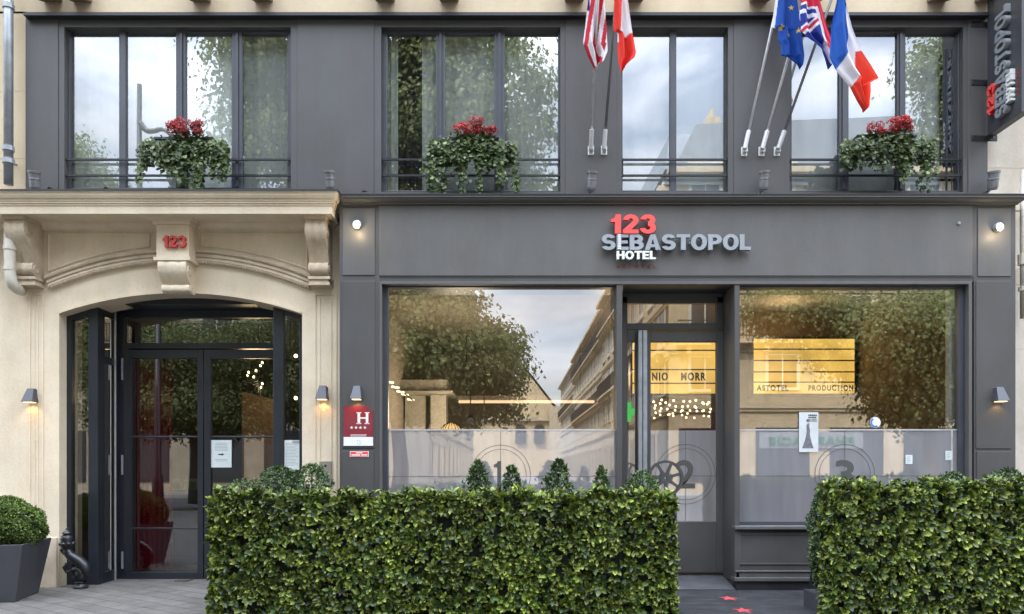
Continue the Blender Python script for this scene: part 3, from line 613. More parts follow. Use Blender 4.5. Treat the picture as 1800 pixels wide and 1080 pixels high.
S1 = showcase(682, 1082.5, 671, 1084, 668, 1094); S2 = showcase(1300.5, 1685, 1300, 1703, 1292, 1709)
M_FILMNUM = pmat('film_numeral', (.085, .085, .08), .35)
def film_marks(parent, cx, cy, digit, x0, x1, yg, cut=None):
    y = yg-.0055; c = P(cx, cy, y); k = (D+y)/F; m = MB()
    m.ring((c.x, 0, c.z), 51.8*k, 52.9*k, y, y-.0008, 64); m.ring((c.x, 0, c.z), 44.5*k, 45.4*k, y, y-.0008, 64); obj('film_target_ring', m, M_FILMLINE, parent)
    m = MB(); m.pb(x0, cy+2.4, x1, cy+3.4, y-.0005, .0004); m.pb(cx-.5, 758, cx+.5, 916, y-.001, .0004); obj('film_cross_line', m, M_FILMLINE, parent)
    if digit == '1':
        m = MB(); m.pb(874, 822, 881, 860, y-.0015, .0004); q = lambda a, b: (X_(a, y), Z_(b, y)); m.prism([q(868, 822), q(868, 817), q(873, 815), q(875, 811), q(881, 811), q(881, 822)], y-.0015, y-.0011)
    else: m = fit_text(digit, cx-17, cy-25, cx+17, cy+25, y-.0015, 0, .018)
    obj('film_numeral', m, M_FILMNUM, parent)
film_marks(S1, 880, 835, '1', 683, 1082, .085); film_marks(S2, 1485, 834, '3', 1301, 1684, .085)
m = MB(); m.pb(1672, 757, 1675, 917, .074, .006); obj('film_edge_strip', m, M_ALU, S2)
# --- shop door
m = MB()
m.pb(1094, 522, 1103, 1010, YD, .07); m.pb(1260.5, 522, 1277, 581, YD, .07); m.pb(1094, 494, 1277, 533, YD, .07); m.pb(1103, 568.5, 1260.5, 580, YD, .07); m.pb(1273.5, 581, 1277, 1010, YD, .07)
m.pb(1103, 580, 1117, 601, YD, .07); m.pb(1103, 917, 1117, 1008, YD, .07); m.pb(1117, 580, 1121, 1008, YD-.003, .07)
DR = obj('shop_door', m, M_GREYD, H, bevel=.004)
m = MB(); yl = YD-.012
m.pb(1138, 583, 1144, 1007, yl, .055); m.pb(1260, 583, 1273, 1007, yl, .055); m.pb(1144, 583, 1260, 601, yl, .055); m.pb(1144, 917, 1260, 1007, yl, .055); m.pb(1121.5, 583, 1138, 1007, yl+.01, .04)
obj('door_leaf', m, M_GREYD, DR, bevel=.004)
m = MB(); m.pb(1122, 581, 1129.2, 925, yl-.055, .05); m.pb(1130.5, 581, 1138, 925, yl-.055, .05); m.pb(1122, 700, 1138, 704, yl-.02, .03); obj('pull_handle', m, M_ZINC, DR, bevel=.003)
for x0, y0, x1, y1 in ((1103, 533, 1260.5, 568.5), (1103, 601, 1117, 917), (1144, 601, 1260, 917)):
    g = MB(); y = YD+.02; g.add([(X_(x0-1, y), y, Z_(y1+1, y)), (X_(x1+1, y), y, Z_(y1+1, y)), (X_(x1+1, y), y, Z_(y0-1, y)), (X_(x0-1, y), y, Z_(y0-1, y))], [(0, 1, 2, 3)]); obj('pane', g, M_GLD, DR)
for x0, x1 in ((1103, 1117), (1144, 1260)):
    g = MB(); y = YD+.016; g.add([(X_(x0-1, y), y, Z_(918, y)), (X_(x1+1, y), y, Z_(918, y)), (X_(x1+1, y), y, Z_(757, y)), (X_(x0-1, y), y, Z_(757, y))], [(0, 1, 2, 3)]); obj('frosted_film', g, M_FILM, DR)
film_marks(DR, 1205, 834, '2', 1145, 1259, YD+.02)
for py in (624, 755, 862, 972):
    m = MB(); p = P(1274.5, py, yl-.004); m.tube([(p.x, p.y-.008, p.z-.045), (p.x, p.y-.008, p.z+.045)], .009, 8); m.ball((p.x, p.y-.008, p.z+.05), .010); m.ball((p.x, p.y-.008, p.z-.05), .010); obj('hinge', m, M_ZINC, DR)
m = MB(); zb, zf = Z_(1009, YD), .012                               # ramped dark sill up to the door
xa, xb = X_(1094, 0), X_(1292, 0)
m.add([(xa, YD, -.02), (xb, YD, -.02), (xb, -.015, -.02), (xa, -.015, -.02), (xa, YD+.07, zb), (xb, YD+.07, zb), (xb, -.015, .022), (xa, -.015, .022)], [(4, 5, 6, 7), (3, 2, 1, 0), (3, 7, 6, 2), (0, 4, 7, 3), (1, 2, 6, 5), (0, 1, 5, 4)])
obj('door_ramp', m, pmat('ramp_stone', (.065, .066, .071), .6, var=.35, vscale=9, bump=.2), H)
# --- entrance screen: front posts, recessed doors
YE, YE2 = YU+.11, .72
def arcpx(px, Y): return min(arch_z(X_(px, Y)), ZT)
m = MB()
def post(m, px0, px1, Y, dep, pybot=1034):
    x0, x1 = X_(px0, Y), X_(px1, Y); za, zb = arch_z(x0)+.0, arch_z(x1)+.0
    m.prism([(x0, ZB), (x1, ZB), (x1, zb), (x0, za)], Y, Y+dep)
EN = None
for a, b, posts in ((125, 155, ((112, 125), (155, 172))), (498, 526, ((480, 498), (526, 534)))):
    m = MB()
    for q0, q1 in posts: post(m, q0, q1, YE, .07)
    m.pb(a, 1012, b, 1040, YE, .07)
    for i in range(6):
        pa, pb_ = a+(b-a)*i/6, a+(b-a)*(i+1)/6; xa, xb = X_(pa, YE), X_(pb_, YE); m.prism([(xa, arch_z(xa)-.05), (xb, arch_z(xb)-.05), (xb, arch_z(xb)), (xa, arch_z(xa))], YE+.004, YE+.06)
    o_ = obj('entrance_screen' if EN is None else 'side_wing', m, M_ENTF, H if EN is None else EN, bevel=.004); EN = EN or o_
for a, b in ((125, 155), (498, 526)):
    g = MB(); y = YE+.03; xa, xb = X_(a-1, y), X_(b+1, y); g.add([(xa, y, Z_(1014, y)), (xb, y, Z_(1014, y)), (xb, y, arch_z(xb)-.03), (xa, y, arch_z(xa)-.03)], [(0, 1, 2, 3)]); obj('sidelight_pane', g, M_GLE, EN)
# vestibule cheeks and lid
xv = X_(172, YE)-.004; xv2 = X_(480, YE)+.03
m = MB()
for x0, x1 in ((xv-.03, xv), (xv2, xv2+.03)):
    m.box(x0, x1, YE+.07, YE+.12, ZB, 2.62); m.box(x0, x1, YE2-.06, YE2, ZB, 2.62); m.box(x0, x1, YE+.12, YE2-.06, 2.08, 2.14); m.box(x0, x1, YE+.12, YE2-.06, ZB, .10); m.box(x0, x1, YE+.12, YE2-.06, 2.52, 2.62)
m.box(xv-.03, xv2+.03, YE+.075, YE2+.08, 2.625, 2.68); obj('vestibule_frame', m, M_ENTF, EN)
for x in (xv-.015, xv2+.015):
    g = MB(); g.add([(x, YE+.12, .1), (x, YE2-.06, .1), (x, YE2-.06, 2.52), (x, YE+.12, 2.52)], [(0, 1, 2, 3)]); obj('vestibule_pane', g, M_GLE, EN)
m = MB(); m.box(xv+.001, xv+.012, YE2-.075, YE2-.062, 0, 2.6); obj('edge_profile', m, M_ALU, EN)
m = MB()
m.pb(206, 540, 218, 1020, YE2, .07); m.pb(480, 540, 492, 1020, YE2, .07); m.pb(218, 603, 480, 613, YE2, .07); m.box(X_(218, YE2), X_(480, YE2), YE2, YE2+.07, 2.56, 2.64); obj('door_frame', m, M_ENTF, EN, bevel=.003)
g = MB(); y = YE2+.03; g.add([(X_(217, y), y, Z_(604, y)), (X_(481, y), y, Z_(604, y)), (X_(481, y), y, 2.57), (X_(217, y), y, 2.57)], [(0, 1, 2, 3)]); obj('transom_pane', g, M_GLE, EN)
for (a, b, ga, gb) in ((218, 357, 231, 347), (358.5, 480, 370, 480)):
    m = MB(); yl = YE2-.008
    m.pb(a, 615, ga, 1019, yl, .05)
    if gb < b: m.pb(gb, 615, b, 1019, yl, .05)
    m.pb(ga, 615, gb, 630, yl, .05); m.pb(ga, 1006, gb, 1019, yl, .05); m.pb(ga, 766.8, gb, 769.6, yl+.01, .03); m.pb(ga, 928, gb, 930.6, yl+.01, .03)
    obj('door_leaf', m, M_ENTF, EN, bevel=.003)
    g = MB(); y = YE2+.02; g.add([(X_(ga-1, y), y, Z_(1007, y)), (X_(gb+1, y), y, Z_(1007, y)), (X_(gb+1, y), y, Z_(629, y)), (X_(ga-1, y), y, Z_(629, y))], [(0, 1, 2, 3)]); obj('leaf_pane', g, M_GLE, EN)
for a, b in ((630, 668), (800, 835), (970, 1000)): m = MB(); m.pb(213, a, 215.5, b, YE2-.03, .02); obj('hinge', m, M_ZINC, EN)
# --- rooms behind the glass
m = MB(); m.box(-1.44, 4.35, .62, 9, -.09, .02); obj('room_floor', m, M_FLOOR, H)
m = MB(); m.box(-1.50, -1.44, .36, 9, 0, 3.32); obj('party_wall', m, M_ROOM, H)
m = MB(); m.box(-1.44, 4.36, 5.6, 5.7, 0, 3.32); m.box(-1.44, 4.36, .5, 5.6, 3.0, 3.05); obj('room_wall', m, M_ROOM, H)
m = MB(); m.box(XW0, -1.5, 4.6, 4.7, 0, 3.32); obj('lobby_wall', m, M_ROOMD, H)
m = MB(); m.box(-5.2, 4.36, 2.6, 2.7, 3.48, 5.42); obj('bedroom_wall', m, pmat('bedroom_plaster', (.66, .64, .58), .8, var=.05), H)
# ---------------------------------------------------------------- neighbour at the right edge
NB = thing('neighbour_building', 'cream stone house edge right of the charcoal shopfront and its projecting sign', 'building', (5.0, YU+.05, 0))
m = MB(); m.box(4.345, 9.5, YU+.05, 8, 2.9, 15.5); m.box(4.432, 9.5, YU-.03, 8, -.1, 2.9); obj('wall', m, pmat('pale_limestone', (.58, .52, .44), .85, var=.12, vscale=3, bump=.25, bscale=40, streak=.15), NB)
for py in (295, 118): m = MB(); m.pb(1736, py-.7, 1900, py+.7, YU+.0485, .004); obj('stone_joint', m, M_STONE2, NB)
for py in (500, 613, 752, 905): m = MB(); m.pb(1786, py-.7, 1900, py+.7, YU-.0315, .004); obj('stone_joint', m, M_STONE2, NB)
m = MB(); m.box(4.432, 18, YU-.06, YU-.03, Z_(372, .2), Z_(362, .2)); obj('string_course', m, M_STONE, NB, bevel=.008)

# ---------------------------------------------------------------- pipes
dp = thing('drainpipe', 'grey zinc downpipe on the stone left of the upper windows', 'drainpipe', tuple(P(15, 334, .16)))
x, y = X_(15, .16), .16
m = MB(); m.tube([(x, y, 3.64), (x, y, 6.4)], .038, 14); obj('pipe', m, M_ZINC, dp, smooth=True)
for py in (262, 284, 12): m = MB(); m.tube([(x, y, Z_(py+4, y)), (x, y, Z_(py-4, y))], .048, 14); obj('collar', m, M_ZINC, dp)
m = MB(); m.tube([(x, y, Z_(282, y)), (x, y+.1, Z_(282, y))], .012, 8); obj('wall_clip', m, M_ZINC, dp)
dp = thing('drainpipe', 'cream cast drainpipe with bent foot beside the left scroll bracket', 'drainpipe', tuple(P(18, 515, .12)))
y = .05; m = MB(); pts = [P(17, 385, y), P(17, 430, y), P(18, 480, y), P(19, 492, y), P(23, 502, y+.02), P(30, 508, y+.06), P(38, 511, y+.16)]
m.tube(pts, [.040, .046, .046, .047, .047, .047, .047], 16); obj('pipe', m, M_CREAMP, dp, smooth=True)
for a, b, r_ in ((440, 434, .053), (476, 471, .051)): m = MB(); m.tube([P(17.3, a, y), P(17.3, b, y)], r_, 16); obj('collar', m, M_CREAMP, dp)
dp = thing('drainpipe', 'thin cream pipe with collar at the right edge of the shopfront', 'drainpipe', tuple(P(1798, 510, .1)))
m = MB(); y = .1; m.tube([P(1799, 560, y), P(1799, 300, y)], .028, 12); obj('pipe', m, M_CREAMP, dp, smooth=True)
for a, b, r_ in ((466, 448, .045), (512, 505, .04)): m = MB(); m.tube([P(1799, a, y), P(1799, b, y)], r_, 12); obj('collar', m, M_CREAMP, dp)

# ---------------------------------------------------------------- facade lettering
SG = thing('hotel_sign', 'raised red and grey hotel lettering in the middle of the charcoal fascia', 'sign', (1.45, 0, Z_(490, 0)))
yl = -.075
obj('numeral', fit_text('123', 1074, 377, 1153, 411, yl, .035, .055, 1.0, True), M_RED, SG)
obj('word', fit_text('SEBASTOPOL', 1058, 411.5, 1320, 440, yl+.008, .035, .050, 1.02, True), M_STEEL, SG)
obj('word', fit_text('HOTEL', 1084, 441, 1153, 456, yl, .03, .05, 1.0, True), M_WHITEM, SG)
obj('word', fit_text('ASTOTEL', 1083, 465, 1153, 471, -.012, .006, .005, 1.9), pmat('dark_red_letter', (.30, .015, .02), .5), SG)
m = MB()
for k in range(9): m.pb(1086, 412+k*3, 1091.5, 414+k*3, yl-.004, .006)
obj('filmstrip_bar', m, M_WHITE, SG)
m = MB()
for px, py in ((1080, 400), (1110, 402), (1140, 400), (1070, 430), (1118, 430), (1165, 430), (1210, 430), (1255, 430), (1300, 430), (1090, 450), (1145, 450)): p = P(px, py, 0); m.tube([(p.x, -.01, p.z), (p.x, -.045, p.z)], .004, 6)
obj('fixing_pin', m, M_ALU, SG)
HN = obj('house_number', fit_text('123', 285.5, 414, 326, 434.5, .052, .028, .055, .95, True), M_RED2); tag(HN, 'small red house number 123 on the stone keystone over the entrance', 'house number')
# ---------------------------------------------------------------- projecting blade sign
BX = 4.315; BS = thing('blade_sign', 'charcoal projecting sign with vertical lettering high on the right of the front', 'sign', (BX, -.2, Z_(240, 0)))
yn, yf = D*824/896-D-.06, .10       # near edge, far edge (depth)
yn = BX*F/896-D; yf = YU-.04
zb, zt = EZ+(HY-197)*(D+yn)/F, 5.95
m = MB(); m.box(BX, BX+.075, yn, yf, zb, zt); obj('panel', m, pmat('sign_panel', (.045, .047, .052), .4, var=.1, vscale=4), BS, bevel=.004)
M_SIDE = pmat('sign_letter_side', (.30, .31, .32), .4, metal=.3)
def blade_text(body, u0, u1, w0, w1, depth, bold, sp, mat, nm):   # u: up the panel, w: from the wall edge outward; read from below upward
    v, f = heavy_text(body) if body != 'ASTOTEL' else text_mb(body, bold, .5, sp); a, b = v.min(0), v.max(0); o = np.empty_like(v)
    # text x -> up, text y (top of letters) -> toward the wall
    o[:, 2] = u0+(v[:, 0]-a[0])/(b[0]-a[0])*(u1-u0); o[:, 1] = w0+(v[:, 1]-a[1])/(b[1]-a[1])*(w1-w0); o[:, 0] = BX-(v[:, 2]+.5)*depth
    mb = MB(); mb.add(o.tolist(), f); return obj(nm, mb, mat, BS)
def bz(px, py):   # point of the panel seen there
    d = (BX-.045)*F/(px-CX); return d-D, EZ+(HY-py)*d/F
wy = lambda px: (BX-.045)*F/(px-CX)-D
M_LTOP = pmat('blade_letter_dark', (.10, .105, .11), .4)
z0 = bz(1752, 203)[1]
blade_text('123', bz(1742, 200)[1], bz(1742, 148)[1], wy(1747), wy(1734.5), .045, .055, 1, M_RED, 'numeral')
blade_text('SEBASTOPOL', bz(1757, 205)[1], bz(1757, 16)[1], wy(1768), wy(1748), .045, .05, 1.02, M_STEEL, 'word')
blade_text('HOTEL', bz(1770, 180)[1], bz(1770, 125)[1], wy(1775.5), wy(1766), .04, .05, 1, M_WHITEM, 'word')
blade_text('ASTOTEL', bz(1780, 168)[1], bz(1780, 120)[1], wy(1782), wy(1779), .006, .01, 1.8, pmat('dark_red_letter_small', (.35, .02, .03), .5), 'word')
for py in (44, 146, 244):
    m = MB(); z = Z_(py, YU)
    m.box(X_(1706, YU), X_(1752, YU), YU-.012, YU-.0005, z-.028, z+.028); m.box(BX+.02, BX+.05, yf-.01, YU-.012, z-.02, z+.02)
    br = obj('bracket', m, M_BLACK, BS, bevel=.003)
    for px in (1710, 1747):
        q = MB(); p = P(px, py-1, YU-.012); q.ball((p.x, p.y, p.z), .008, sy=.6, seg=8, rings=5); obj('bolt', q, M_IRON, br)

# ---------------------------------------------------------------- lamps
M_LAMP = pmat('lamp_grey', (.058, .061, .074), .45, var=.1)
def wall_lamp(px, py, Y, label, k=1.0):
    p = P(px, py, Y); t = thing('wall_lamp', label, 'lamp', (p.x, Y, p.z), 'small lit wall lamps')
    w0, w1, h, d0, d1 = .030*k, .052*k, .125*k, .045, .10
    m = MB(); x, z = p.x, p.z; zt, zb_ = z+h/2, z-h/2
    m.add([(x-w1, Y-.004, zb_), (x+w1, Y-.004, zb_), (x+w1, Y-d1, zb_), (x-w1, Y-d1, zb_), (x-w0, Y-.004, zt), (x+w0, Y-.004, zt), (x+w0, Y-d0, zt), (x-w0, Y-d0, zt)], [(4, 5, 6, 7), (0, 1, 5, 4), (1, 2, 6, 5), (2, 3, 7, 6), (3, 0, 4, 7), (3, 2, 1, 0)])
    obj('shade', m, M_LAMP, t, bevel=.004)
    m = MB(); m.box(x-.04, x+.04, Y-.004, Y-.0005, z-h/2+.01, zt-.01); obj('back_plate', m, M_BLACK, t)
    m = MB(); m.box(x-w1*.72, x+w1*.72, Y-d1*.85, Y-.02, zb_-.006, zb_-.001); obj('lens', m, emis('lamp_lens', (1, .70, .38), 2.6), t)
    l = bpy.data.lights.new('lamp_glow', 'SPOT'); l.energy = 1.2; l.color = (1, .62, .28); l.spot_size = R(125); l.spot_blend = .6; l.shadow_soft_size = .02
    lo = bpy.data.objects.new('lamp_glow', l); COL.objects.link(lo); lo.parent = t; lo.location = (0, -.055, -h/2-.012); lo.rotation_euler = (R(14), 0, 0)
    return t
wall_lamp(59, 696, YU, 'lit wall lamp on the stone pier left of the entrance')
wall_lamp(569, 691, YU, 'lit wall lamp on the stone pier right of the entrance')
wall_lamp(629, 691, 0, 'lit wall lamp above the red hotel plaque', .95)
wall_lamp(1752, 694, 0, 'lit wall lamp on the right pier of the charcoal shopfront')
def downlight(px, py, label):
    Y = -.007; p = P(px, py, Y); t = thing('facade_spotlight', label, 'spotlight', (p.x, Y, p.z), 'bright round lamps on the fascia')
    m = MB(); m.lathe([(.001, 0), (.034, 0), (.038, -.01), (.038, -.05), (.030, -.055), (.028, -.04), (.001, -.04)], (p.x, Y, p.z), 20, 'y'); obj('housing', m, M_ZINC, t, smooth=False)
    m = MB(); m.ball((p.x, Y-.046, p.z), .017, sy=.5, seg=14, rings=8); obj('bulb', m, emis('spot_bulb', (1, .88, .66), 22), t, smooth=True)
    l = bpy.data.lights.new('spot_glow', 'POINT'); l.energy = 1.7; l.color = (1, .8, .52); l.shadow_soft_size = .02
    lo = bpy.data.objects.new('spot_glow', l); COL.objects.link(lo); lo.parent = t; lo.location = (0, -.10, -.05)
downlight(629, 398, 'bright round lamp on the fascia above the red hotel plaque'); downlight(1751, 402, 'bright round lamp at the right end of the fascia')
M_SPOT = pmat('spotlight_grey', (.22, .22, .225), .38, metal=.3, var=.25, vscale=22)
def ledge_spot(px, py, Y, lean, label, face=-1):
    p = P(px, py, Y); zb_ = None
    base = Vector((p.x-.02*lean, Y+.10, p.z-.10)); t = thing('ledge_spotlight', label, 'spotlight', tuple(base), 'grey spotlights standing on the ledge')
    ax = Vector((lean*.3, -.22, .95)).normalized(); c = Vector((p.x, Y, p.z))
    def ring(prof, mat, nm):
        m = MB(); u = ax.cross(Vector((1, .2, 0))).normalized(); w = ax.cross(u); vs = []; seg = 18; k = len(prof)
        for i in range(seg):
            th = 2*math.pi*i/seg
            for r, h in prof: vs.append(c+ax*h+(u*math.cos(th)+w*math.sin(th))*r)
        m.add(vs, [(i*k+j, ((i+1) % seg)*k+j, ((i+1) % seg)*k+j+1, i*k+j+1) for i in range(seg) for j in range(k-1)]); return obj(nm, m, mat, t)
    ring([(.001, -.080), (.030, -.080), (.038, -.072), (.043, -.055), (.044, .004), (.047, .007), (.047, .016), (.044, .019), (.046, .060), (.052, .063), (.053, .080), (.046, .082), (.044, .066), (.001, .066)], M_SPOT, 'lamp_head')
    ring([(.001, .067), (.041, .067)], pmat('lamp_glass', (.55, .6, .62), .08, spec=.8), 'lens')
    m = MB(); m.tube([c-ax*.05+Vector((0, .02, 0)), base+Vector((0, 0, .035)), base], [.016, .018, .022], 8); m.lathe([(.001, .01), (.04, .01), (.04, 0), (.001, 0)], base-Vector((0, 0, .005)), 12); obj('swivel_foot', m, M_SPOT, t)
ledge_spot(61, 318, .08, .25, 'grey spotlight at the left end of the stone ledge')
ledge_spot(580, 318, .08, -.1, 'grey spotlight at the right end of the stone ledge')
ledge_spot(1040, 319, .13, .2, 'grey spotlight below the two left flagpoles')
ledge_spot(1343, 318, .13, -.1, 'grey spotlight below the three flagpoles')
ledge_spot(1746, 318, .13, -.25, 'grey spotlight below the projecting sign')

m = MB(); p = P(1685, 393, -.007); m.lathe([(.001, -.014), (.012, -.014), (.016, -.004), (.016, 0)], (p.x, -.007, p.z), 14, 'y'); t = obj('sensor_button', m, M_ZINC); tag(t, 'tiny round metal button on the fascia left of the right bright lamp', 'sensor')
# ---------------------------------------------------------------- plaques, notices
PQ = thing('hotel_plaque', 'dark red hotel plaque with white H and four stars on the charcoal pier', 'plaque', tuple(P(629, 784, -.012)))
Yp = -.016; q = lambda px, py: (X_(px, Yp), Z_(py, Yp))
m = MB(); m.prism([q(604, 768.5), q(655.5, 768.5), q(655.5, 723), q(641, 714), q(604, 714)], Yp, Yp+.008); obj('red_plate', m, M_CRIM, PQ)
m = MB(); m.pb(604, 768.5, 655.5, 784, Yp, .008); obj('white_plate', m, M_WHITE, PQ)
m = MB(); y = Yp-.001                                            # serif letter H
for a, b, c, d in ((628.5, 726, 633, 745), (643, 726, 647.5, 745), (626.5, 725, 635, 726.6), (641, 725, 649.5, 726.6), (626.5, 744, 635, 745.6), (641, 744, 649.5, 745.6), (633, 734, 643, 736.2)): m.pb(a, b, c, d, y, .0005)
obj('letter', m, M_WHITE, PQ)
for k in range(4):
    m = MB(); p = P(618+k*7.8, 752, y); m.star((p.x, p.z), .0155, y, y+.0005); obj('star', m, M_WHITE, PQ)
m = MB(); m.pb(616, 764.2, 644.5, 765.1, y, .0005); m.pb(616, 766.3, 643.5, 767.2, y, .0005); obj('small_print', m, M_WHITE, PQ)
m = MB(); p = P(631, 776.5, y); m.ring((p.x, 0, p.z), .020, .0225, y, y+.0004, 30, R(200), R(340)); m.ball((p.x-.012, y, p.z+.010), .005, sy=.1, seg=8, rings=5); m.ball((p.x+.008, y, p.z+.004), .005, sy=.1, seg=8, rings=5); obj('emblem', m, M_INKG, PQ)
NT = thing('notice_plate', 'tiny red and white notice plate under the hotel plaque', 'notice', tuple(P(631, 803, -.012)))
m = MB(); m.pb(615, 793.5, 648, 803.5, -.012, .004); obj('plate', m, M_WHITE, NT)
m = MB(); m.pb(616, 794.3, 647, 802.7, -.0128, .0007); obj('red_field', m, M_RED, NT)
m = MB(); m.pb(626, 795.6, 637, 797.4, -.0136, .0005); m.pb(618, 799.2, 633, 801.2, -.0136, .0005); m.pb(635, 799.2, 645.5, 801.2, -.0136, .0005); obj('small_print', m, M_WHITE, NT)
KP = thing('intercom_plate', 'brushed metal intercom plate low on the stone beside the charcoal pier', 'intercom', tuple(P(572, 862, YU)))
m = MB(); m.pb(561, 811, 583, 861, YU-.012, .012); obj('plate', m, pmat('bronze_plate', (.36, .32, .27), .45, metal=.5, var=.15, vscale=20), KP, bevel=.003)
m = MB(); p = P(572, 819, YU-.012); m.ball((p.x, p.y, p.z), .012, sy=.5); obj('camera_eye', m, M_BLACK, KP, smooth=True)
m = MB()
for r_ in range(4):
    for c_ in range(3): m.pb(566+c_*4.4, 838+r_*4, 569+c_*4.4, 840.6+r_*4, YU-.015, .003)
obj('keypad', m, M_ALU, KP)
def paper(x0, y0, x1, y1, Y, label, arrow):
    t = thing('paper_notice', label, 'notice', tuple(P((x0+x1)/2, y1, Y))); m = MB(); m.pb(x0, y0, x1, y1, Y, .002); obj('sheet', m, M_PAPER, t)
    m = MB(); yy = Y-.0008; rr = random.Random(x0)
    rows = [y0+5+2.6*k for k in range(int((y1-y0-8)/2.6))]
    for k, ry in enumerate(rows):
        if arrow and (y1-y0)*.40 < ry-y0 < (y1-y0)*.66: continue
        if arrow and ry-y0 > (y1-y0)*.8: continue
        w = (x1-x0)*rr.uniform(.5, .8); c = (x0+x1)/2
        if arrow: m.pb(c-w/2, ry, c+w/2, ry+.7, yy, .0004)
        else: m.pb(x0+2.5, ry, x0+2.5+w, ry+.7, yy, .0004)
    obj('small_print', m, M_INKG, t)
    m = MB(); c = P((x0+x1)/2, (y0+y1)/2+1, yy-.0004)
    if arrow:
        m.prism([(c.x-.027, c.z-.006), (c.x+.006, c.z-.006), (c.x+.006, c.z-.014), (c.x+.03, c.z), (c.x+.006, c.z+.014), (c.x+.006, c.z+.006), (c.x-.027, c.z+.006)], yy-.0004, yy); obj('arrow', m, M_INK, t)
    else:
        m.pb(x0+14, y0+1, x1-1, y0+6, yy-.0004, .0004); obj('heading', m, M_INKG, t)
paper(370.5, 774, 407, 822, YE2+.005, 'white paper notice with black arrow on the entrance door glass', True)
paper(500, 774, 528, 826, YE+.02, 'white paper notice with lines of text right of the entrance doors', False)
PO = thing('film_poster', 'grey film poster with dark figure of a dress in the right showcase', 'poster', tuple(P(1421, 795, .083)))
Yq = .070; m = MB(); m.pb(1404.5, 725, 1438.5, 795, Yq, .002); obj('sheet', m, pmat('poster_paper', (.58, .60, .60), .6, var=.1, vscale=10), PO)
m = MB(); k = lambda px, py: (X_(px, Yq-.001), Z_(py, Yq-.001))
m.prism([k(1410, 788), k(1430, 788), k(1426, 776), k(1423.5, 764), (k(1424, 757)), k(1422.5, 750), k(1423, 745), k(1420, 744), k(1417.5, 748), k(1418, 756), k(1417.5, 764), k(1414.5, 776)], Yq-.0014, Yq-.0006); c = k(1420, 739.5); m.ring((c[0], 0, c[1]), .0001, .014, Yq-.0020, Yq-.0015, 14); obj('dress_figure', m, pmat('poster_grey', (.16, .16, .18), .6, var=.4, vscale=40), PO)
m = MB(); rq = random.Random(5)
for row, (yy, hh) in enumerate(((729, 2.6), (733, 2.4), (737, 1), (739, .8), (741, .8))):
    q_ = 1421.0
    while q_ < 1435: w_ = rq.uniform(1.2, 3); m.pb(q_, yy, min(q_+w_, 1436), yy+hh, Yq-.0012, .0005); q_ += w_+.6
obj('small_print', m, M_INK, PO)
ST = thing('round_sticker', 'round blue and white sticker on the right showcase glass', 'sticker', tuple(P(1538, 752, .08)))
m = MB(); p = P(1538, 743, .08); m.ring((p.x, 0, p.z), .0001, .048, .0745, .0755, 28); obj('disc', m, M_WHITE, ST)
m = MB(); m.ring((p.x, 0, p.z), .028,   .045, .0735, .0742, 24, R(120), R(300)); obj('blue_crescent', m, pmat('sticker_blue', (.05, .18, .48), .5), ST)
for px, py, lab in ((1668, 801, 'upper white card inside the right end of the right showcase'), (1598, 808, 'small white card in the frosted middle of the right showcase')):
    m = MB(); m.pb(px-6, py-8, px+6, py+8, .0735, .0015); t = thing('price_card', lab, 'card', tuple(P(px, py+8, .079))); obj('sheet', m, M_PAPER, t)
    m = MB()
    for i in range(4): m.pb(px-4, py-5+i*3, px+(3-i % 2*2), py-4.2+i*3, .0728, .0005)
    obj('small_print', m, M_INKG, t)

# ---------------------------------------------------------------- flags
def flagpole(bx, by, pts, label, mat=M_ALU):
    p = P(bx, by, YU); t = thing('flagpole', label, 'flagpole', (p.x, YU, p.z-.04), 'slanting flagpoles fixed to the upper front')
    m = MB(); m.box(p.x-.028, p.x+.028, YU-.014, YU-.0005, p.z-.04, p.z+.045); obj('wall_plate', m, M_WHITEM, t, bevel=.004)
    d = (pts[1]-pts[0]).normalized(); s = pts[0]
    m = MB(); m.tube([s-d*.02, s+d*.14], .021, 12); m.box(p.x-.018, p.x+.018, YU-.06, YU-.012, p.z-.02, p.z+.02); obj('socket', m, M_ALU, t, bevel=.002)
    m = MB(); m.tube([s+d*.05, pts[1]], .0125, 10); obj('pole', m, mat, t, smooth=True)
    m = MB(); m.ball(tuple(pts[1]), .03); obj('finial', m, M_ALU, t, smooth=True)
def pole_pts(b, e, Y0, Yt, ext=1.6):   # base and an upper sighting, leaning out from the wall
    a = P(b[0], b[1], Y0); c = P(e[0], e[1], Yt); return [a, a+(c-a)*ext]
M_PDARK = pmat('dark_pole', (.16, .16, .17), .4, metal=.4)
flagpole(1038.5, 266, pole_pts((1039, 258), (1045, 122), YU-.07, -.12, 3.0), 'flagpole of the red and white striped flag')
flagpole(1061.5, 266, pole_pts((1062, 258), (1077, 70), YU-.07, -.08, 2.3), 'dark flagpole of the red and white two tone flag', M_PDARK)
flagpole(1307.5, 268, pole_pts((1310, 258), (1357, 48), YU-.07, .11, 2.1), 'flagpole of the blue flag with gold stars')
flagpole(1338, 268, pole_pts((1341, 258), (1386, 100), YU-.07, .10, 2.5), 'middle flagpole of the right three')
flagpole(1365, 268, pole_pts((1369, 258), (1432, 82), YU-.07, .05, 2.4), 'dark flagpole of the flag with red and white crosses', M_PDARK)
M_FLAG = attr_mat('flag_cloth')
def polyx(pts, y):
    for (x0, y0), (x1, y1) in zip(pts, pts[1:]):
        if y0 <= y <= y1: return x0+(x1-x0)*(y-y0)/(y1-y0+1e-9)
    return pts[-1][0] if y > pts[-1][1] else pts[0][0]
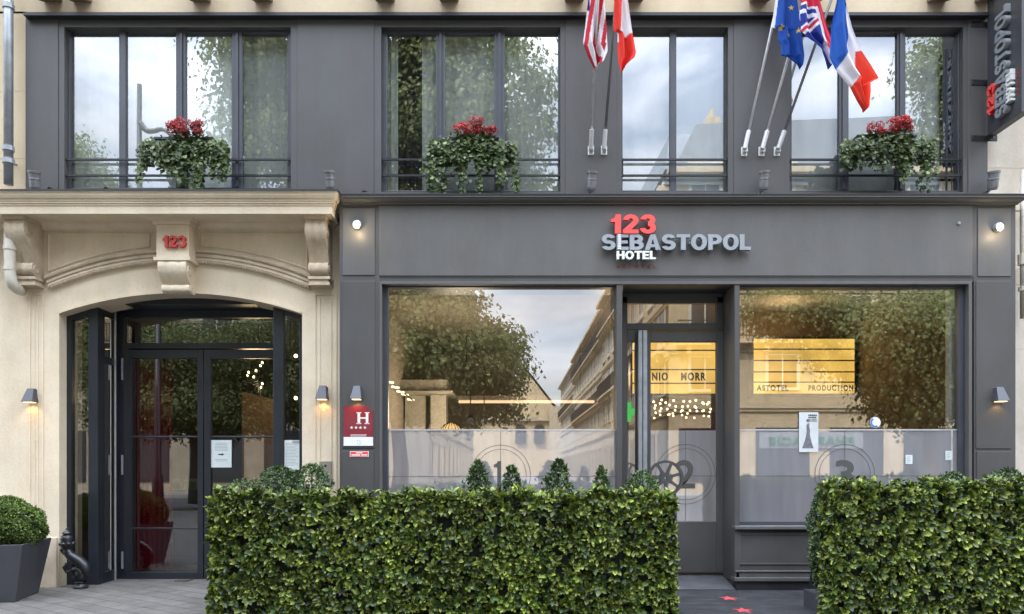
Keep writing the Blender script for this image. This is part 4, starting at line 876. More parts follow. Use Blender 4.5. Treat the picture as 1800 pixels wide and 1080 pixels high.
def flag(name_label, Lp, Rp, y0, y1, Y, amp, folds, fn, ph=0.0, ns=44, nt=120):
    V = []; C = []
    for i in range(nt+1):
        py = y0+(y1-y0)*i/nt; a, b = polyx(Lp, py), polyx(Rp, py)
        for j in range(ns+1):
            s = j/ns; t = i/nt; px = a+(b-a)*s
            dy = amp*(math.sin(2*math.pi*folds*s+ph+t*2.0)+.45*math.sin(2*math.pi*folds*1.9*s+1.3*ph-t*3.1)+.3*math.sin(7*t+4*s))*(.35+.65*t)
            yy = Y+dy; k = (D+Y)/F
            V.append(((px-CX)*k, yy, EZ+(HY-py)*k)); C.append(fn(px, py, s, t))
    Fs = [(i*(ns+1)+j, i*(ns+1)+j+1, (i+1)*(ns+1)+j+1, (i+1)*(ns+1)+j) for i in range(nt) for j in range(ns)]
    o = mesh_obj('flag', V, Fs, M_FLAG, smooth=True, recalc=False)
    at = o.data.color_attributes.new('dye', 'FLOAT_COLOR', 'POINT')
    at.data.foreach_set('color', np.array([list(c)+[1] for c in C], dtype=np.float32).reshape(-1))
    return tag(o, name_label, 'flag', 'flags hanging over the upper windows')
RED, WHT, BLU = (.56, .020, .045), (.78, .77, .79), (.015, .075, .36)
NAVY = (.012, .03, .20)
def usa(px, py, s, t):
    c = RED if (px-1024+ (py*.16))/7.4 % 2 < 1 else WHT
    if py < 18 and px < 1037: c = NAVY
    if py > 78 and px < 1066-(py-78)*.3 and (py-78) > (px-1024)*.05: c = tuple(x*.8 for x in (RED if (px-1024+(py-78)*-.35)/8 % 2 < 1 else WHT))  # lower fold: its shade is put into the cloth colour
    return c
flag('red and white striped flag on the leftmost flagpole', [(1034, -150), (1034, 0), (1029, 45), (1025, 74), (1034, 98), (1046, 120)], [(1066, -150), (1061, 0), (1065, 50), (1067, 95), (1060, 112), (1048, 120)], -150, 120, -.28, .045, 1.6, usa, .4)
def canada(px, py, s, t):
    red = (.74, .045, .03)
    if py > 60: return red if not (px < 1087 and py < 76) else WHT
    if py < 60 and px < polyx([(1094, -10), (1093, 26), (1090, 60)], py): 
        return red
    return red if py < -20 else WHT
flag('red and white flag with a red lower part on the second flagpole from the left', [(1083, -150), (1080, 0), (1078, 56), (1085, 60), (1085, 80), (1086, 110), (1092, 131)], [(1106, -150), (1104, 0), (1110, 50), (1117, 95), (1115, 104), (1100, 118), (1093, 131)], -150, 131, -.30, .04, 1.2, canada, 1.5)
EUS = [(1372, 51), (1386.5, 59), (1403, 55), (1392, 12)]
def eu(px, py, s, t):
    if px < polyx([(1375, -150), (1368, 0), (1361.5, 50)], py) and py < 50: return (.70, .70, .74)
    for sx, sy in EUS:
        dx, dy = px-sx, py-sy; r = math.hypot(dx, dy)
        if r < 5.4:
            a = math.atan2(dx, -dy) % (2*math.pi/5); a = min(a, 2*math.pi/5-a)
            if r < 2.0/(math.cos(a)*.38+math.sin(a)*1.18+1e-6)*1.0: return (.80, .58, .06)
    return BLU
flag('blue flag with gold stars hanging left of the crossed flag', [(1372, -150), (1363, 0), (1357, 48), (1368, 53), (1368, 72), (1373, 80), (1373, 98), (1384, 100), (1408, 118)], [(1410, -150), (1400, 0), (1406, 50), (1412, 100), (1411, 112), (1409, 118)], -150, 118, -.02, .03, 1.4, eu, .8, 90, 240)
def uk(px, py, s, t):
    red = (.60, .02, .06); wh = (.80, .78, .82); nv = (.02, .04, .26)
    def dl(a, b):
        ax, ay = a; bx, by = b; L_ = math.hypot(bx-ax, by-ay); return ((px-ax)*(by-ay)-(py-ay)*(bx-ax))/L_
    d1 = abs(dl((1441, 0), (1465, 92)))           # broad upright arm
    d2 = abs(dl((1405, -6), (1445, 4)))            # crossing arm near the top
    if d1 < 8 or (d2 < 11 and px < 1450): return red
    if d1 < 11.5 or (d2 < 15 and px < 1450): return wh
    d3 = dl((1404, 60), (1442, 33)); d4 = dl((1404, 22), (1438, 28)); d5 = dl((1446, 62), (1467, 92))
    if -2.2 < d3 < 3.4: return red
    if -7 < d3 < 7 and px < 1444: return wh
    if abs(d4) < 3.4 and px < 1440: return wh
    if px > 1455 and abs(d5) < 3: return red
    if px > 1448 and abs(d5) < 6.5: return wh
    return nv
flag('flag with red and white crosses on dark blue between the two other flags', [(1416, -150), (1410, 0), (1405, 20), (1407, 56), (1420, 70), (1438, 82), (1450, 100), (1459, 118)], [(1440, -150), (1445, 0), (1458, 45), (1470, 78), (1466, 88), (1462, 105), (1460, 118)], -150, 118, -.16, .03, 1.7, uk, 2.2, 90, 240)
def france(px, py, s, t):
    if px < polyx([(1470, -150), (1474, 0), (1466, 22), (1461, 40)], py) and py < 34: return (.62, .62, .66)
    if px < polyx([(1492, -150), (1490, 30), (1495, 62), (1490, 92), (1481, 108), (1470, 122)], py) and py < 124: return (.02, .10, .42)
    if py > 88 and px > polyx([(1506, 88), (1507, 100), (1513, 128), (1505, 142), (1497, 152), (1497, 200)], py): return (.78, .055, .03)
    return (.78, .76, .80)
flag('blue white and red flag on the rightmost flagpole, hanging lowest', [(1482, -150), (1472, 0), (1462, 45), (1459, 100), (1470, 121), (1497, 152), (1510, 175), (1522, 193)], [(1492, -150), (1489, 0), (1500, 45), (1515, 88), (1532, 118), (1543, 140), (1528, 148), (1527, 165), (1523, 193)], -150, 193, -.55, .045, 1.3, france, .2, 90, 260)

# ---------------------------------------------------------------- planting
LM_HEDGE = leaf_mat('hedge_leaf', [(0, (.007, .019, .006)), (.5, (.024, .054, .012)), (.82, (.060, .115, .020)), (1, (.20, .26, .035))], (.56, .62, .10), .8, rough=.40, trans=.14, spec=.4)
LM_BOX = leaf_mat('boxwood_leaf', [(0, (.03, .065, .010)), (.6, (.10, .17, .024)), (1, (.20, .27, .05))], (.20, .26, .05), .5, rough=.5)
LM_SHRUB = leaf_mat('shrub_leaf', [(0, (.026, .055, .016)), (.6, (.07, .125, .04)), (1, (.17, .22, .09))], (.22, .28, .13), .4, rough=.45)
LM_IVY = leaf_mat('ivy_leaf', [(0, (.016, .034, .008)), (.6, (.058, .095, .022)), (.9, (.11, .155, .045)), (1, (.28, .31, .14))], (.24, .27, .10), .35, rough=.55)
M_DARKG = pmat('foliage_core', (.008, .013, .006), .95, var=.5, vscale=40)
def box_hedge(label, x0, x1, y0, y1, z0, z1, loc, dens, group='artificial hedges in front of the terrace'):
    t = thing('hedge', label, 'hedge', loc, group)
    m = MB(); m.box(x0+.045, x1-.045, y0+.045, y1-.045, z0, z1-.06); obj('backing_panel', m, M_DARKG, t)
    P_, N_ = [], []
    def face(n, f, nrm):
        for _ in range(n): P_.append(f(random.random(), random.random())); N_.append(nrm)
    A = (x1-x0)*(z1-z0)
    face(int(A*dens), lambda u, v: (x0+(x1-x0)*u, y0+random.choice((0, .01, .02, .05, .075)), z0+(z1-z0)*v-.015), (0, -1, 0))
    face(int((x1-x0)*(y1-y0)*dens*.9), lambda u, v: (x0+(x1-x0)*u, y0+(y1-y0)*v, z1-random.uniform(-.022, .06)+.012*math.sin(u*31)+.01*math.sin(u*77)), (0, -.15, 1))
    face(int((y1-y0)*(z1-z0)*dens), lambda u, v: (x0+random.uniform(0, .04), y0+(y1-y0)*u, z0+(z1-z0)*v), (-1, -.2, 0))
    face(int((y1-y0)*(z1-z0)*dens), lambda u, v: (x1-random.uniform(0, .04), y0+(y1-y0)*u, z0+(z1-z0)*v), (1, -.2, 0))
    face(int(A*dens*.35), lambda u, v: (x0+(x1-x0)*u, y1-random.uniform(0, .04), z0+(z1-z0)*v), (0, 1, 0))
    c = np.array(P_); nn = unit(np.array(N_, float)+rng.normal(0, .28, (len(N_), 3)))
    p, ax, up = rosettes(c, nn, 7, (.35, 1.3), .12)
    n = len(p); sz = np.repeat(rng.uniform(.8, 1.2, len(c)), 7)*rng.uniform(.75, 1.2, n)
    leaf_mesh('foliage', p, ax, up, .051*sz, .025*sz*rng.uniform(.85, 1.15, n), LM_HEDGE, t, fold=.22, curl=.16, shape=.48)
    return t
HY0 = -1.16
HL = box_hedge('long artificial leaf hedge in front of the left showcase and door', -2.165, 1.165, HY0, HY0+.20, .02, Z_(872, HY0), (-.5, HY0+.1, 0), 820)
HY1 = -1.30
HR = box_hedge('artificial leaf hedge in front of the right showcase and the low trough', X_(1463, HY1), 4.9, HY1, HY1+.18, .02, Z_(853, HY1), (3.5, HY1+.1, 0), 820)
m = MB(); xt0 = 2.262; m.box(xt0, 5.0, -1.10, -.74, .014, .145); 
TR = obj('trough', m, M_POT); tag(TR, 'low dark grey trough under the right hedge', 'planter')
# remove top of the trough solid look: a rim
def shrub(label, px, pytop, Y, zb, kind, rx, group, name='shrub', n=900, leaf=.026):
    x = X_(px, Y); zt = Z_(pytop, Y); t = thing(name, label, 'shrub', (x, Y, zb), group); h = zt-zb
    m = MB(); m.tube([(x, Y, zb), (x+.01, Y, zb+h*.5), (x, Y, zb+h*.85)], [.014, .010, .004], 6)
    for k in range(16):
        a = random.uniform(0, 6.28); z = zb+h*random.uniform(.2, .8); rr = rx*(.7 if kind == 'round' else .7*(1.05-(z-zb)/h)); m.tube([(x, Y, z-.05), (x+rr*math.cos(a), Y+rr*math.sin(a), z+.06)], [.006, .002], 4)
    obj('stem', m, pmat('bark_thin', (.06, .045, .03), .9), t)
    u = rng.uniform(0, 1, n); th = rng.uniform(0, 6.283, n)
    if kind == 'cone': prof = np.where(u < .25, .75+u, 1.0-.0*u)*np.power(np.clip(1-u, 0, 1), .62)*1.05
    else: prof = np.sqrt(np.clip(1-(2*u-1)**2, 0, 1))
    lump = 1+.16*np.sin(th*3+u*7)+.12*np.sin(th*5-u*11)
    rad = rx*prof*lump*np.power(rng.uniform(.3, 1.15, n), .5)
    c = np.stack([x+rad*np.cos(th), Y+rad*np.sin(th), zb+.04*h+u*h*.97], 1)
    nn = unit(np.stack([np.cos(th)*prof, np.sin(th)*prof, .5+u*.6], 1)+rng.normal(0, .35, (n, 3)))
    p, ax, up = rosettes(c, nn, 4, (.3, 1.1), -.25); k = len(p); s = rng.uniform(.7, 1.3, k)
    leaf_mesh('foliage', p, ax, up, leaf*s, leaf*.5*s, LM_SHRUB, t)
ys = -.62; gC = 'small pointed shrubs peeping over the long hedge'
shrub('pointed green shrub nearest the entrance, above the long hedge', 840, 815, ys, .35, 'cone', .225, gC, n=800, leaf=.03)
shrub('narrow pointed shrub second from the left above the long hedge', 900, 823, ys, .40, 'cone', .175, gC, n=560, leaf=.03)
shrub('tallest pointed shrub in the middle of the long hedge', 982, 812, ys, .35, 'cone', .235, gC, n=820, leaf=.03)
shrub('slim dark pointed shrub near the right post of the left showcase', 1057, 824, ys, .40, 'cone', .135, gC, n=420, leaf=.03)
shrub('low rounded shrub left of the film reel', 1130, 832, ys, .55, 'round', .15, gC, n=700)
gR = 'loose bushes behind the hedges'
shrub('loose bush left of the pair in front of the entrance sidelight', 490, 824, ys, .45, 'round', .23, gR, 'bush', 1500, .024)
shrub('loose bush right of the pair in front of the intercom plate', 548, 820, ys, .45, 'round', .17, gR, 'bush', 1200, .024)
shrub('low sparse bush at the left end of the long hedge', 425, 846, ys, .50, 'round', .16, gR, 'bush', 500, .022)
shrub('small bush behind the right hedge left of the charcoal pier', 1674, 834, ys, .45, 'round', .16, gR, 'bush', 900, .024)
shrub('small bush behind the right hedge in front of the pier', 1772, 828, ys, .45, 'round', .18, gR, 'bush', 1000, .024)
shrub('dark bush in the trough at the left end of the right hedge', 1449, 862, -.86, .10, 'round', .10, gR, 'bush', 1500, .026)

# boxwood ball in tapered pot
BW = thing('potted_boxwood', 'clipped round boxwood in a tapered dark grey pot by the left pier', 'potted plant', (-4.30, -.33, 0))
m = MB(); ang = R(14); ca, sa = math.cos(ang), math.sin(ang)
def rot(x, y): return (-4.30+x*ca-y*sa, -.33+x*sa+y*ca)
hw0, hw1, ht = .235, .31, .47
vs = []
for z, w in ((0, hw0), (ht, hw1), (ht, hw1-.025), (ht-.05, hw1-.03)):
    for sx, sy in ((-1, -1), (1, -1), (1, 1), (-1, 1)): a, b = rot(sx*w, sy*w); vs.append((a, b, z))
fs = [(3, 2, 1, 0)]
for r_ in range(3):
    for k in range(4): fs.append((r_*4+k, r_*4+(k+1) % 4, r_*4+4+(k+1) % 4, r_*4+4+k))
m.add(vs, fs); obj('pot', m, M_POT, BW, bevel=.005)
m = MB(); m.add([vs[12], vs[13], vs[14], vs[15]], [(0, 1, 2, 3)]); obj('soil', m, pmat('soil', (.03, .022, .016), .95), BW)
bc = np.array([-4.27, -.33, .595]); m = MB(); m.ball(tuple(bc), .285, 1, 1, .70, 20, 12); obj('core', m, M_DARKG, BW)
n = 5200; d = rand_dir(n); d = d[d[:, 2] > -.75]; n = len(d)
lump = (1+.05*np.sin(d[:, 0]*9)+.05*np.sin(d[:, 1]*8+d[:, 2]*7)+rng.normal(0, .025, n))[:, None]
c = bc+d*np.array([[.31, .31, .222]])*lump
p, ax, up = rosettes(c, unit(d+rng.normal(0, .3, (n, 3))), 5, (.3, 1.1), -.2); k = len(p); s = rng.uniform(.7, 1.3, k)
leaf_mesh('foliage', p, ax, up, .019*s, .0095*s, LM_BOX, BW)

# window boxes of ivy and red flowers
M_PETAL = leaf_mat('red_petal', [(0, (.09, .003, .006)), (.5, (.40, .012, .012)), (1, (.62, .07, .05))], None, 0, rough=.5, trans=.15)
def ivy_box(label, cx, ytop, ybot, half, fx, fy, fw, trail=lambda u: 1.0, nm=1150):
    Y = YU-.14; k = (D+Y)/F; x0, x1 = X_(cx-half*.62, Y), X_(cx+half*.62, Y); zt, zb_ = Z_(ytop+26, Y), Z_(ytop+54, Y)
    t = thing('window_box', label, 'window box', (X_(cx, Y), Y, Z_(ybot, Y)), 'ivy window boxes with red flowers')
    m = MB(); m.box(x0, x1, Y-.07, Y+.09, zb_, zt); m.box(x0-.01, x1+.01, Y-.078, Y+.098, zt-.02, zt+.004); obj('box', m, M_BLACK, t, bevel=.004)
    pos, ax, up, ln = [], [], [], []
    def leafat(p, out): 
        pos.append(p); a = np.array([random.gauss(0, .7), -.45+random.gauss(0, .4), -.55+random.gauss(0, .55)])+out; ax.append(a); up.append(np.array([random.gauss(0, .35), -1, .5+random.gauss(0, .3)])); ln.append(random.uniform(.022, .046))
    for _ in range(nm):                                     # mound over the box
        u = random.uniform(-1, 1); h = math.sqrt(max(0, 1-u*u*.85)); v = random.random()
        leafat(np.array([X_(cx+u*half*.95, Y), Y-.02-.13*random.random()*h, Z_(ytop+37, Y)-(1-v)*.22+.05*h*(.5+.5*math.sin(u*9+cx))+random.gauss(0, .02)]), np.array([u*.4, 0, .25]))
    nst = 38
    for s_ in range(nst):                                     # hanging trails
        u = random.uniform(-1, 1)*.98; length = (ybot-ytop-34)*k*random.choice((1.02, 1, .95, .8, .7, .6, .45, .3)); 
        length *= trail(u)
        x = X_(cx+u*half, Y); yb = Y-.09-random.random()*.06; z0 = Z_(ytop+40, Y); sw = random.gauss(0, .03)
        q = 0.0
        while q < length:
            w = q/length
            for _ in range(2): leafat(np.array([x+sw*w+random.gauss(0, .016), yb+random.gauss(0, .014), z0-q+random.gauss(0, .01)]), np.array([0, 0, -.3]))
            q += .017
    leaf_mesh('ivy', np.array(pos), np.array(ax), unit(np.array(up)), np.array(ln), np.array(ln)*.95, LM_IVY, t, fold=.12, curl=.2, shape=.30)
    # stalks and flower heads
    fp, fn_ = [], []
    for _ in range(24):
        u = random.uniform(-1, 1); hx = X_(fx+u*fw, Y); hz = Z_(fy-(u*5 if cx > 1500 else 0)+random.uniform(-9, 11)*(1-.3*abs(u)), Y); hy = Y-.10+random.uniform(-.06, .06)
        for _ in range(26):
            dd = rand_dir(1)[0]; dd[1] = -abs(dd[1]); fp.append(np.array([hx, hy, hz])+dd*np.array([.034, .034, .026])); fn_.append(dd+np.array([0, -.3, .3]))
    p, a, b = rosettes(np.array(fp), unit(np.array(fn_)), 4, (.9, 1.35), 0); kk = len(p)
    leaf_mesh('flowers', p, a, b, rng.uniform(.011, .017, kk), rng.uniform(.009, .013, kk), M_PETAL, t, fold=.05, curl=.1)
    p2, a2, u2, l2 = [], [], [], []
    for _ in range(300):
        u = random.uniform(-1, 1); p2.append(np.array([X_(fx+u*fw, Y), Y-.06+random.uniform(-.06, .05), Z_(fy+random.uniform(8, 30), Y)])); a2.append(np.array([u*.6+random.gauss(0, .4), -.5, .2+random.gauss(0, .3)])); u2.append(np.array([0, -.5, 1])); l2.append(random.uniform(.03, .05))
    leaf_mesh('flower_leaves', np.array(p2), np.array(a2), unit(np.array(u2)), np.array(l2), np.array(l2)*.6, LM_SHRUB, t)
ivy_box('ivy window box with red flowers at the leftmost upper window', 329, 222, 330, 80, 336, 235, 29, lambda u: .55+.55*abs(math.sin(u*3.1+.8)), 1050)
ivy_box('ivy window box with red flowers at the upper window left of the flags', 831, 222, 338, 76, 836, 235, 32, lambda u: 1.05 if .1 < abs(u) < .3 or abs(u) > .62 else .45, 1250)
ivy_box('ivy window box with red flowers at the upper window below the projecting sign', 1552, 218, 334, 80, 1556, 232, 37, lambda u: .45+.5*(u+1)/2+(.3 if u > .6 else 0), 1000)

# ---------------------------------------------------------------- small things on the ground
WG = thing('wheel_guard', 'black cast iron scroll figure guarding the left entrance jamb', 'wheel guard', tuple(P(138, 1036, .22)))
Yg = .17; g_ = lambda px, py: P(px, py, Yg)
m = MB(); c = g_(142, 1036); m.lathe([(.001, 0), (.062, 0), (.062, .018), (.05, .028), (.04, .045), (.055, .055), (.03, .065)], (c.x, Yg, 0), 16); obj('foot', m, M_IRON, WG, smooth=False)
m = MB(); pts = [g_(134, 1020), g_(128, 1014), g_(126, 1006), g_(131, 1000), g_(139, 1001), g_(143, 1008), g_(142, 1016), g_(147, 1018), g_(152, 1012), g_(153, 1003), g_(149, 995), g_(141, 988), g_(132, 982), g_(124, 977), g_(119, 970), g_(117, 962)]
m.tube(pts, [.012, .016, .02, .022, .024, .026, .028, .032, .036, .040, .042, .046, .046, .042, .038, .032], 12); obj('scroll_body', m, M_IRON, WG, smooth=True)
m = MB(); c = g_(118, 962); m.lathe([(.03, -.03), (.05, 0), (.058, .03), (.048, .05), (.055, .07), (.045, .10), (.03, .115), (.042, .12), (.042, .13), (.02, .145), (.010, .155), (.014, .165), (.001, .18)], (c.x, Yg, c.z), 16)
for k in range(8): a = k*math.pi/4; m.ball((c.x+.052*math.cos(a), Yg+.052*math.sin(a), c.z+.03), .018, seg=8, rings=5)
obj('urn_head', m, M_IRON, WG, smooth=True)
m = MB(); m.tube([g_(117, 990), g_(113, 998), g_(117, 1006), g_(124, 1003)], [.012, .018, .014, .006], 8); m.tube([g_(112, 975), g_(108, 968), g_(112, 960)], [.008, .014, .008], 8); obj('leaf_scroll', m, M_IRON, WG, smooth=True)
m = MB(); y0, y1 = .58, .67; m.box(X_(310, .6), X_(334, .6), y0-.02, y1, 0.002, .008); t = obj('floor_plate', m, pmat('rusty_plate', (.07, .06, .055), .6, var=.4, vscale=30)); tag(t, 'small dark metal plate in the paving before the entrance doors', 'floor plate')
M_STARR = pmat('red_star', (.55, .06, .07), .7, var=.2, vscale=30)
for (px, py, lab) in ((1281, 1052, 'red star on the dark terrace floor nearer the door'), (1306, 1073, 'red star on the dark terrace floor farther from the door')):
    d_ = F*(EZ-.016)/(py-HY); x = (px-CX)*d_/F; y = d_-D; m = MB()
    pl = [(x+(.078 if k % 2 == 0 else .032)*math.sin(math.pi*k/5+.2), y+(.105 if k % 2 == 0 else .043)*math.cos(math.pi*k/5+.2)) for k in range(10)]
    m.add([(a, b, .0148) for a, b in pl]+[(a, b, .0168) for a, b in pl], [tuple(range(10, 20))]+[(k, (k+1) % 10, 10+(k+1) % 10, 10+k) for k in range(10)])
    t = obj('floor_star', m, M_STARR); tag(t, lab, 'star sticker')
FR = thing('film_reel', 'dark grey spoked film reel standing above the right end of the long hedge', 'film reel', tuple(P(1180, 870, -.6)))
Yr = -.60; c = P(1170.5, 841, Yr); M_REEL = pmat('reel_metal', (.075, .075, .078), .45, metal=.4, var=.2, vscale=15); kf = (D+Yr)/F
m = MB()
for y in (Yr, Yr+.03):
    m.ring((c.x, 0, c.z), 27*kf, 31.5*kf, y, y+.006, 56); m.ring((c.x, 0, c.z), 2.5*kf, 10*kf, y, y+.006, 30)
    for k in range(7):
        a = k*2*math.pi/7+.3; u = Vector((math.cos(a), 0, math.sin(a))); v = Vector((-u.z, 0, u.x)); A, B = c+u*9*kf, c+u*28*kf; w = 2.6*kf
        m.add([(A-v*w)[:], (A+v*w)[:], (B+v*w*.8)[:], (B-v*w*.8)[:]], [(0, 1, 2, 3)])
        for i in range(len(m.v)-4, len(m.v)): m.v[i] = (m.v[i][0], y+.001, m.v[i][2])
obj('flange', m, M_REEL, FR)
m = MB(); m.lathe([(12*kf, 0), (12*kf, .03)], (c.x, Yr+.003, c.z), 30, 'y'); obj('hub', m, M_REEL, FR)
m = MB(); pts = [P(1212, 838, Yr), P(1208, 846, Yr), P(1200, 853, Yr), P(1190, 862, Yr)]
for a, b in zip(pts, pts[1:]): m.quad(a+Vector((0, 0, .012)), b+Vector((0, 0, .016)), b+Vector((0, .03, -.012)), a+Vector((0, .03, -.010)))
obj('film_tail', m, M_BLACK, FR)
m = MB(); m.tube([P(1186, 866, Yr+.02), P(1190, 990, Yr+.02), (c.x+.06, Yr+.02, .014)], .012, 8); obj('stand', m, M_REEL, FR)
SB = thing('stool', 'small round red topped stool beside the left end of the right hedge', 'stool', (2.42, -.45, .014))
c = P(1444, 944, -.45); m = MB(); m.lathe([(.001, 0), (.10, 0), (.11, -.01), (.11, -.025), (.10, -.03), (.001, -.03)], (c.x+.02, -.45, c.z), 22); obj('seat', m, pmat('pink_red_seat', (.45, .14, .12), .5), SB)
for k in range(3):
    a = k*2.094+.4; m = MB(); m.tube([(c.x+.02+.06*math.cos(a), -.45+.06*math.sin(a), c.z-.03), (c.x+.02+.12*math.cos(a), -.45+.12*math.sin(a), .014)], .010, 6); obj('leg', m, M_BLACK, SB)
for px, lab in ((88, 'dry leaf on the stone ledge by the left spotlight'), (187, 'dry leaf on the stone ledge under the leftmost window'), (640, 'dry curled leaf on the shop cornice above the red plaque')):
    y = -.12 if px < 500 else -.06; x = X_(px, y); z = Z_(333, y)+.002 if px < 500 else Z_(341, y)+.012
    m = MB(); m.add([(x-.03, y, z), (x, y-.02, z+.012), (x+.035, y, z+.004), (x, y+.02, z+.02)], [(0, 1, 2), (0, 2, 3)]); t = obj('fallen_leaf', m, pmat('dry_leaf', (.25, .13, .06), .8)); tag(t, lab, 'leaf', None, 'thing')
# ---------------------------------------------------------------- inside the rooms
def sheer(label, px0, px1, py0, py1, Y, mat, waves, amp=.03):
    x0, x1 = X_(px0, Y), X_(px1, Y); z0, z1 = Z_(py1, Y), Z_(py0, Y); n = int(waves*8); vs = []
    for i in range(n+1):
        u = i/n; y = Y+amp*math.sin(u*waves*2*math.pi)+amp*.4*math.sin(u*waves*5.3)
        vs += [(x0+(x1-x0)*u, y, z0), (x0+(x1-x0)*u, y, z1)]
    o = mesh_obj('curtain', vs, [(2*i, 2*i+2, 2*i+3, 2*i+1) for i in range(n)], mat, smooth=True); return tag(o, label, 'curtain')
def cloth_mat(name, c, t):
    m, nt, out = new_mat(name); d = N(nt, 'ShaderNodeBsdfDiffuse', Color=c4(c)); tr = N(nt, 'ShaderNodeBsdfTranslucent', Color=c4(c)); mx = N(nt, 'ShaderNodeMixShader'); mx.inputs[0].default_value = t
    L(nt, d.outputs[0], mx.inputs[1]); L(nt, tr.outputs[0], mx.inputs[2]); L(nt, mx.outputs[0], out.inputs[0]); return m
M_SHEER = cloth_mat('sheer_cloth', (.93, .95, .91), .12); M_DRAPE = cloth_mat('dark_drape', (.05, .055, .07), .1); M_REDC = cloth_mat('red_drape', (.27, .008, .022), .1)
yc = .43
sheer('pale sheer curtain behind the leftmost upper window', 115, 512, 40, 345, yc, M_SHEER, 16, .012)
sheer('pale sheer curtain at the left edge of the upper window left of the flags', 672, 700, 40, 345, yc, M_SHEER, 3)
sheer('dark drape behind the left pane of the upper window left of the flags', 694, 746, 40, 345, yc+.06, M_DRAPE, 4)
sheer('broad pale sheer curtain of the upper window left of the flags', 742, 990, 40, 345, yc, M_SHEER, 11, .015)
sheer('white sheer curtain behind the narrow two pane window', 1090, 1284, 40, 345, yc, M_SHEER, 6, .01)
sheer('white sheer curtain of the upper window below the flags', 1386, 1655, 40, 345, yc, M_SHEER, 8, .01)
sheer('dark drape at the right edge of the upper window beside the projecting sign', 1654, 1672, 90, 345, yc-.08, M_DRAPE, 2)
sheer('deep red drape behind the left entrance door', 238, 304, 622, 1000, .88, M_REDC, 7, .035)
WARM = emis('warm_strip', (1, .66, .38), 1.7)
# chandelier in the lobby: five clusters of candle bulbs
CH = thing('chandelier', 'chandelier of small glowing bulbs behind the right entrance door', 'chandelier', tuple(P(450, 640, 2.2)))
yk = 2.2; m = MB(); cc = P(455, 600, yk); m.tube([(cc.x, yk, 3.3), (cc.x, yk, Z_(690, yk))], .008, 6); obj('stem', m, M_BLACK, CH)
for (px, py) in ((461, 638), (458, 643), (437, 655), (450, 652), (435, 660), (446, 663), (461, 675), (459, 681)):
    m = MB(); p = P(px, py, yk); m.tube([(cc.x, yk, p.z-.09), ((cc.x+p.x)/2, yk, p.z-.11), (p.x, yk, p.z-.07), (p.x, yk, p.z-.02)], .006, 6); m.lathe([(.001, 0), (.02, 0), (.024, .015)], (p.x, yk, p.z-.03), 10); a = obj('arm', m, M_BLACK, CH)
    m = MB(); m.ball((p.x, yk, p.z), .012, sz=1.5, seg=8, rings=6); obj('bulb', m, emis('candle_bulb', (1, .78, .4), 11), a)
for (px, py) in ((520, 626), (520, 700)):
    t = thing('pendant_bulb', 'glowing bulb inside the right sidelight, %s of two' % ('upper' if py < 660 else 'lower'), 'bulb', tuple(P(px, py, 1.6))); m = MB(); p = P(px, py, 1.6); m.ball(tuple(p), .02); obj('bulb', m, emis('pendant_bulb', (1, .75, .4), 12), t); m = MB(); m.tube([p+Vector((0, 0, .02)), (p.x, p.y, 3.3)], .003, 5); obj('cord', m, M_BLACK, t)
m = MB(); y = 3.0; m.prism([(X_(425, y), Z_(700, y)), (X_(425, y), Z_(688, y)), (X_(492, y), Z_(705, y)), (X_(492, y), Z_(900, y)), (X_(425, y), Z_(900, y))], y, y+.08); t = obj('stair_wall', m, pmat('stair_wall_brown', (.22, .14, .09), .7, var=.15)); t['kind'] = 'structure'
for x0, x1, lab in ((252, 275, 'left'), (289, 316, 'middle'), (322, 347, 'right')):     # row of pale and green boxes on a low counter
    t = thing('counter_box', 'pale box with green front on the lobby counter, %s of three' % lab, 'box', tuple(P((x0+x1)/2, 861, 1.9)), 'boxes on the lobby counter'); m = MB(); m.pb(x0, 842, x1, 861, 1.9, .12); obj('carton', m, pmat('carton', (.34, .36, .33), .7), t); m = MB(); m.pb(x0+2, 847, x1-2, 860, 1.896, .004); obj('green_label', m, pmat('green_label', (.06, .24, .05), .6), t)
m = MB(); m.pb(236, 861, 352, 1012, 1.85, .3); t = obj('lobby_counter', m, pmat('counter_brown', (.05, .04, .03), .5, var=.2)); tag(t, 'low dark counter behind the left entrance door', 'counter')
l = bpy.data.lights.new('lobby_glow', 'POINT'); l.energy = 16; l.color = (1, .68, .36); l.shadow_soft_size = .15; lo = bpy.data.objects.new('lobby_glow', l); COL.objects.link(lo); lo.parent = CH; lo.location = (0, 0, -.3)
# left part of the shop
t = thing('linear_lamp', 'long warm light bar inside the left showcase', 'lamp', tuple(P(920, 708, 4.0))); m = MB(); m.pb(806, 704, 1045, 708.5, 4.0, .05); obj('tube', m, WARM, t); m = MB(); m.pb(800, 696, 1048, 703, 4.0, .09); obj('housing', m, M_ROOM, t)
for k in range(2):
    m = MB(); x = X_(820+k*200, 4.03); m.tube([(x, 4.04, Z_(696, 4.03)), (x, 4.04, 3.0)], .008, 6); obj('hanger', m, M_BLACK, t)
m = MB(); y = 3.2; m.pb(712, 692, 748, 900, y, .35); m.pb(757, 692, 784, 900, y-.1, .3); obj('interior_column', m, pmat('interior_cream', (.42, .39, .32), .7, var=.1), H)
m = MB(); m.pb(690, 668, 786, 686, 3.0, .6); m.pb(684, 687, 796, 692, 2.9, .7); obj('interior_beam', m, pmat('interior_cream_beam', (.36, .33, .27), .7, var=.1), H)
TL = thing('track_light', 'row of small bright lamps along the left wall inside the left showcase', 'track light', tuple(P(700, 690, 2.0)))
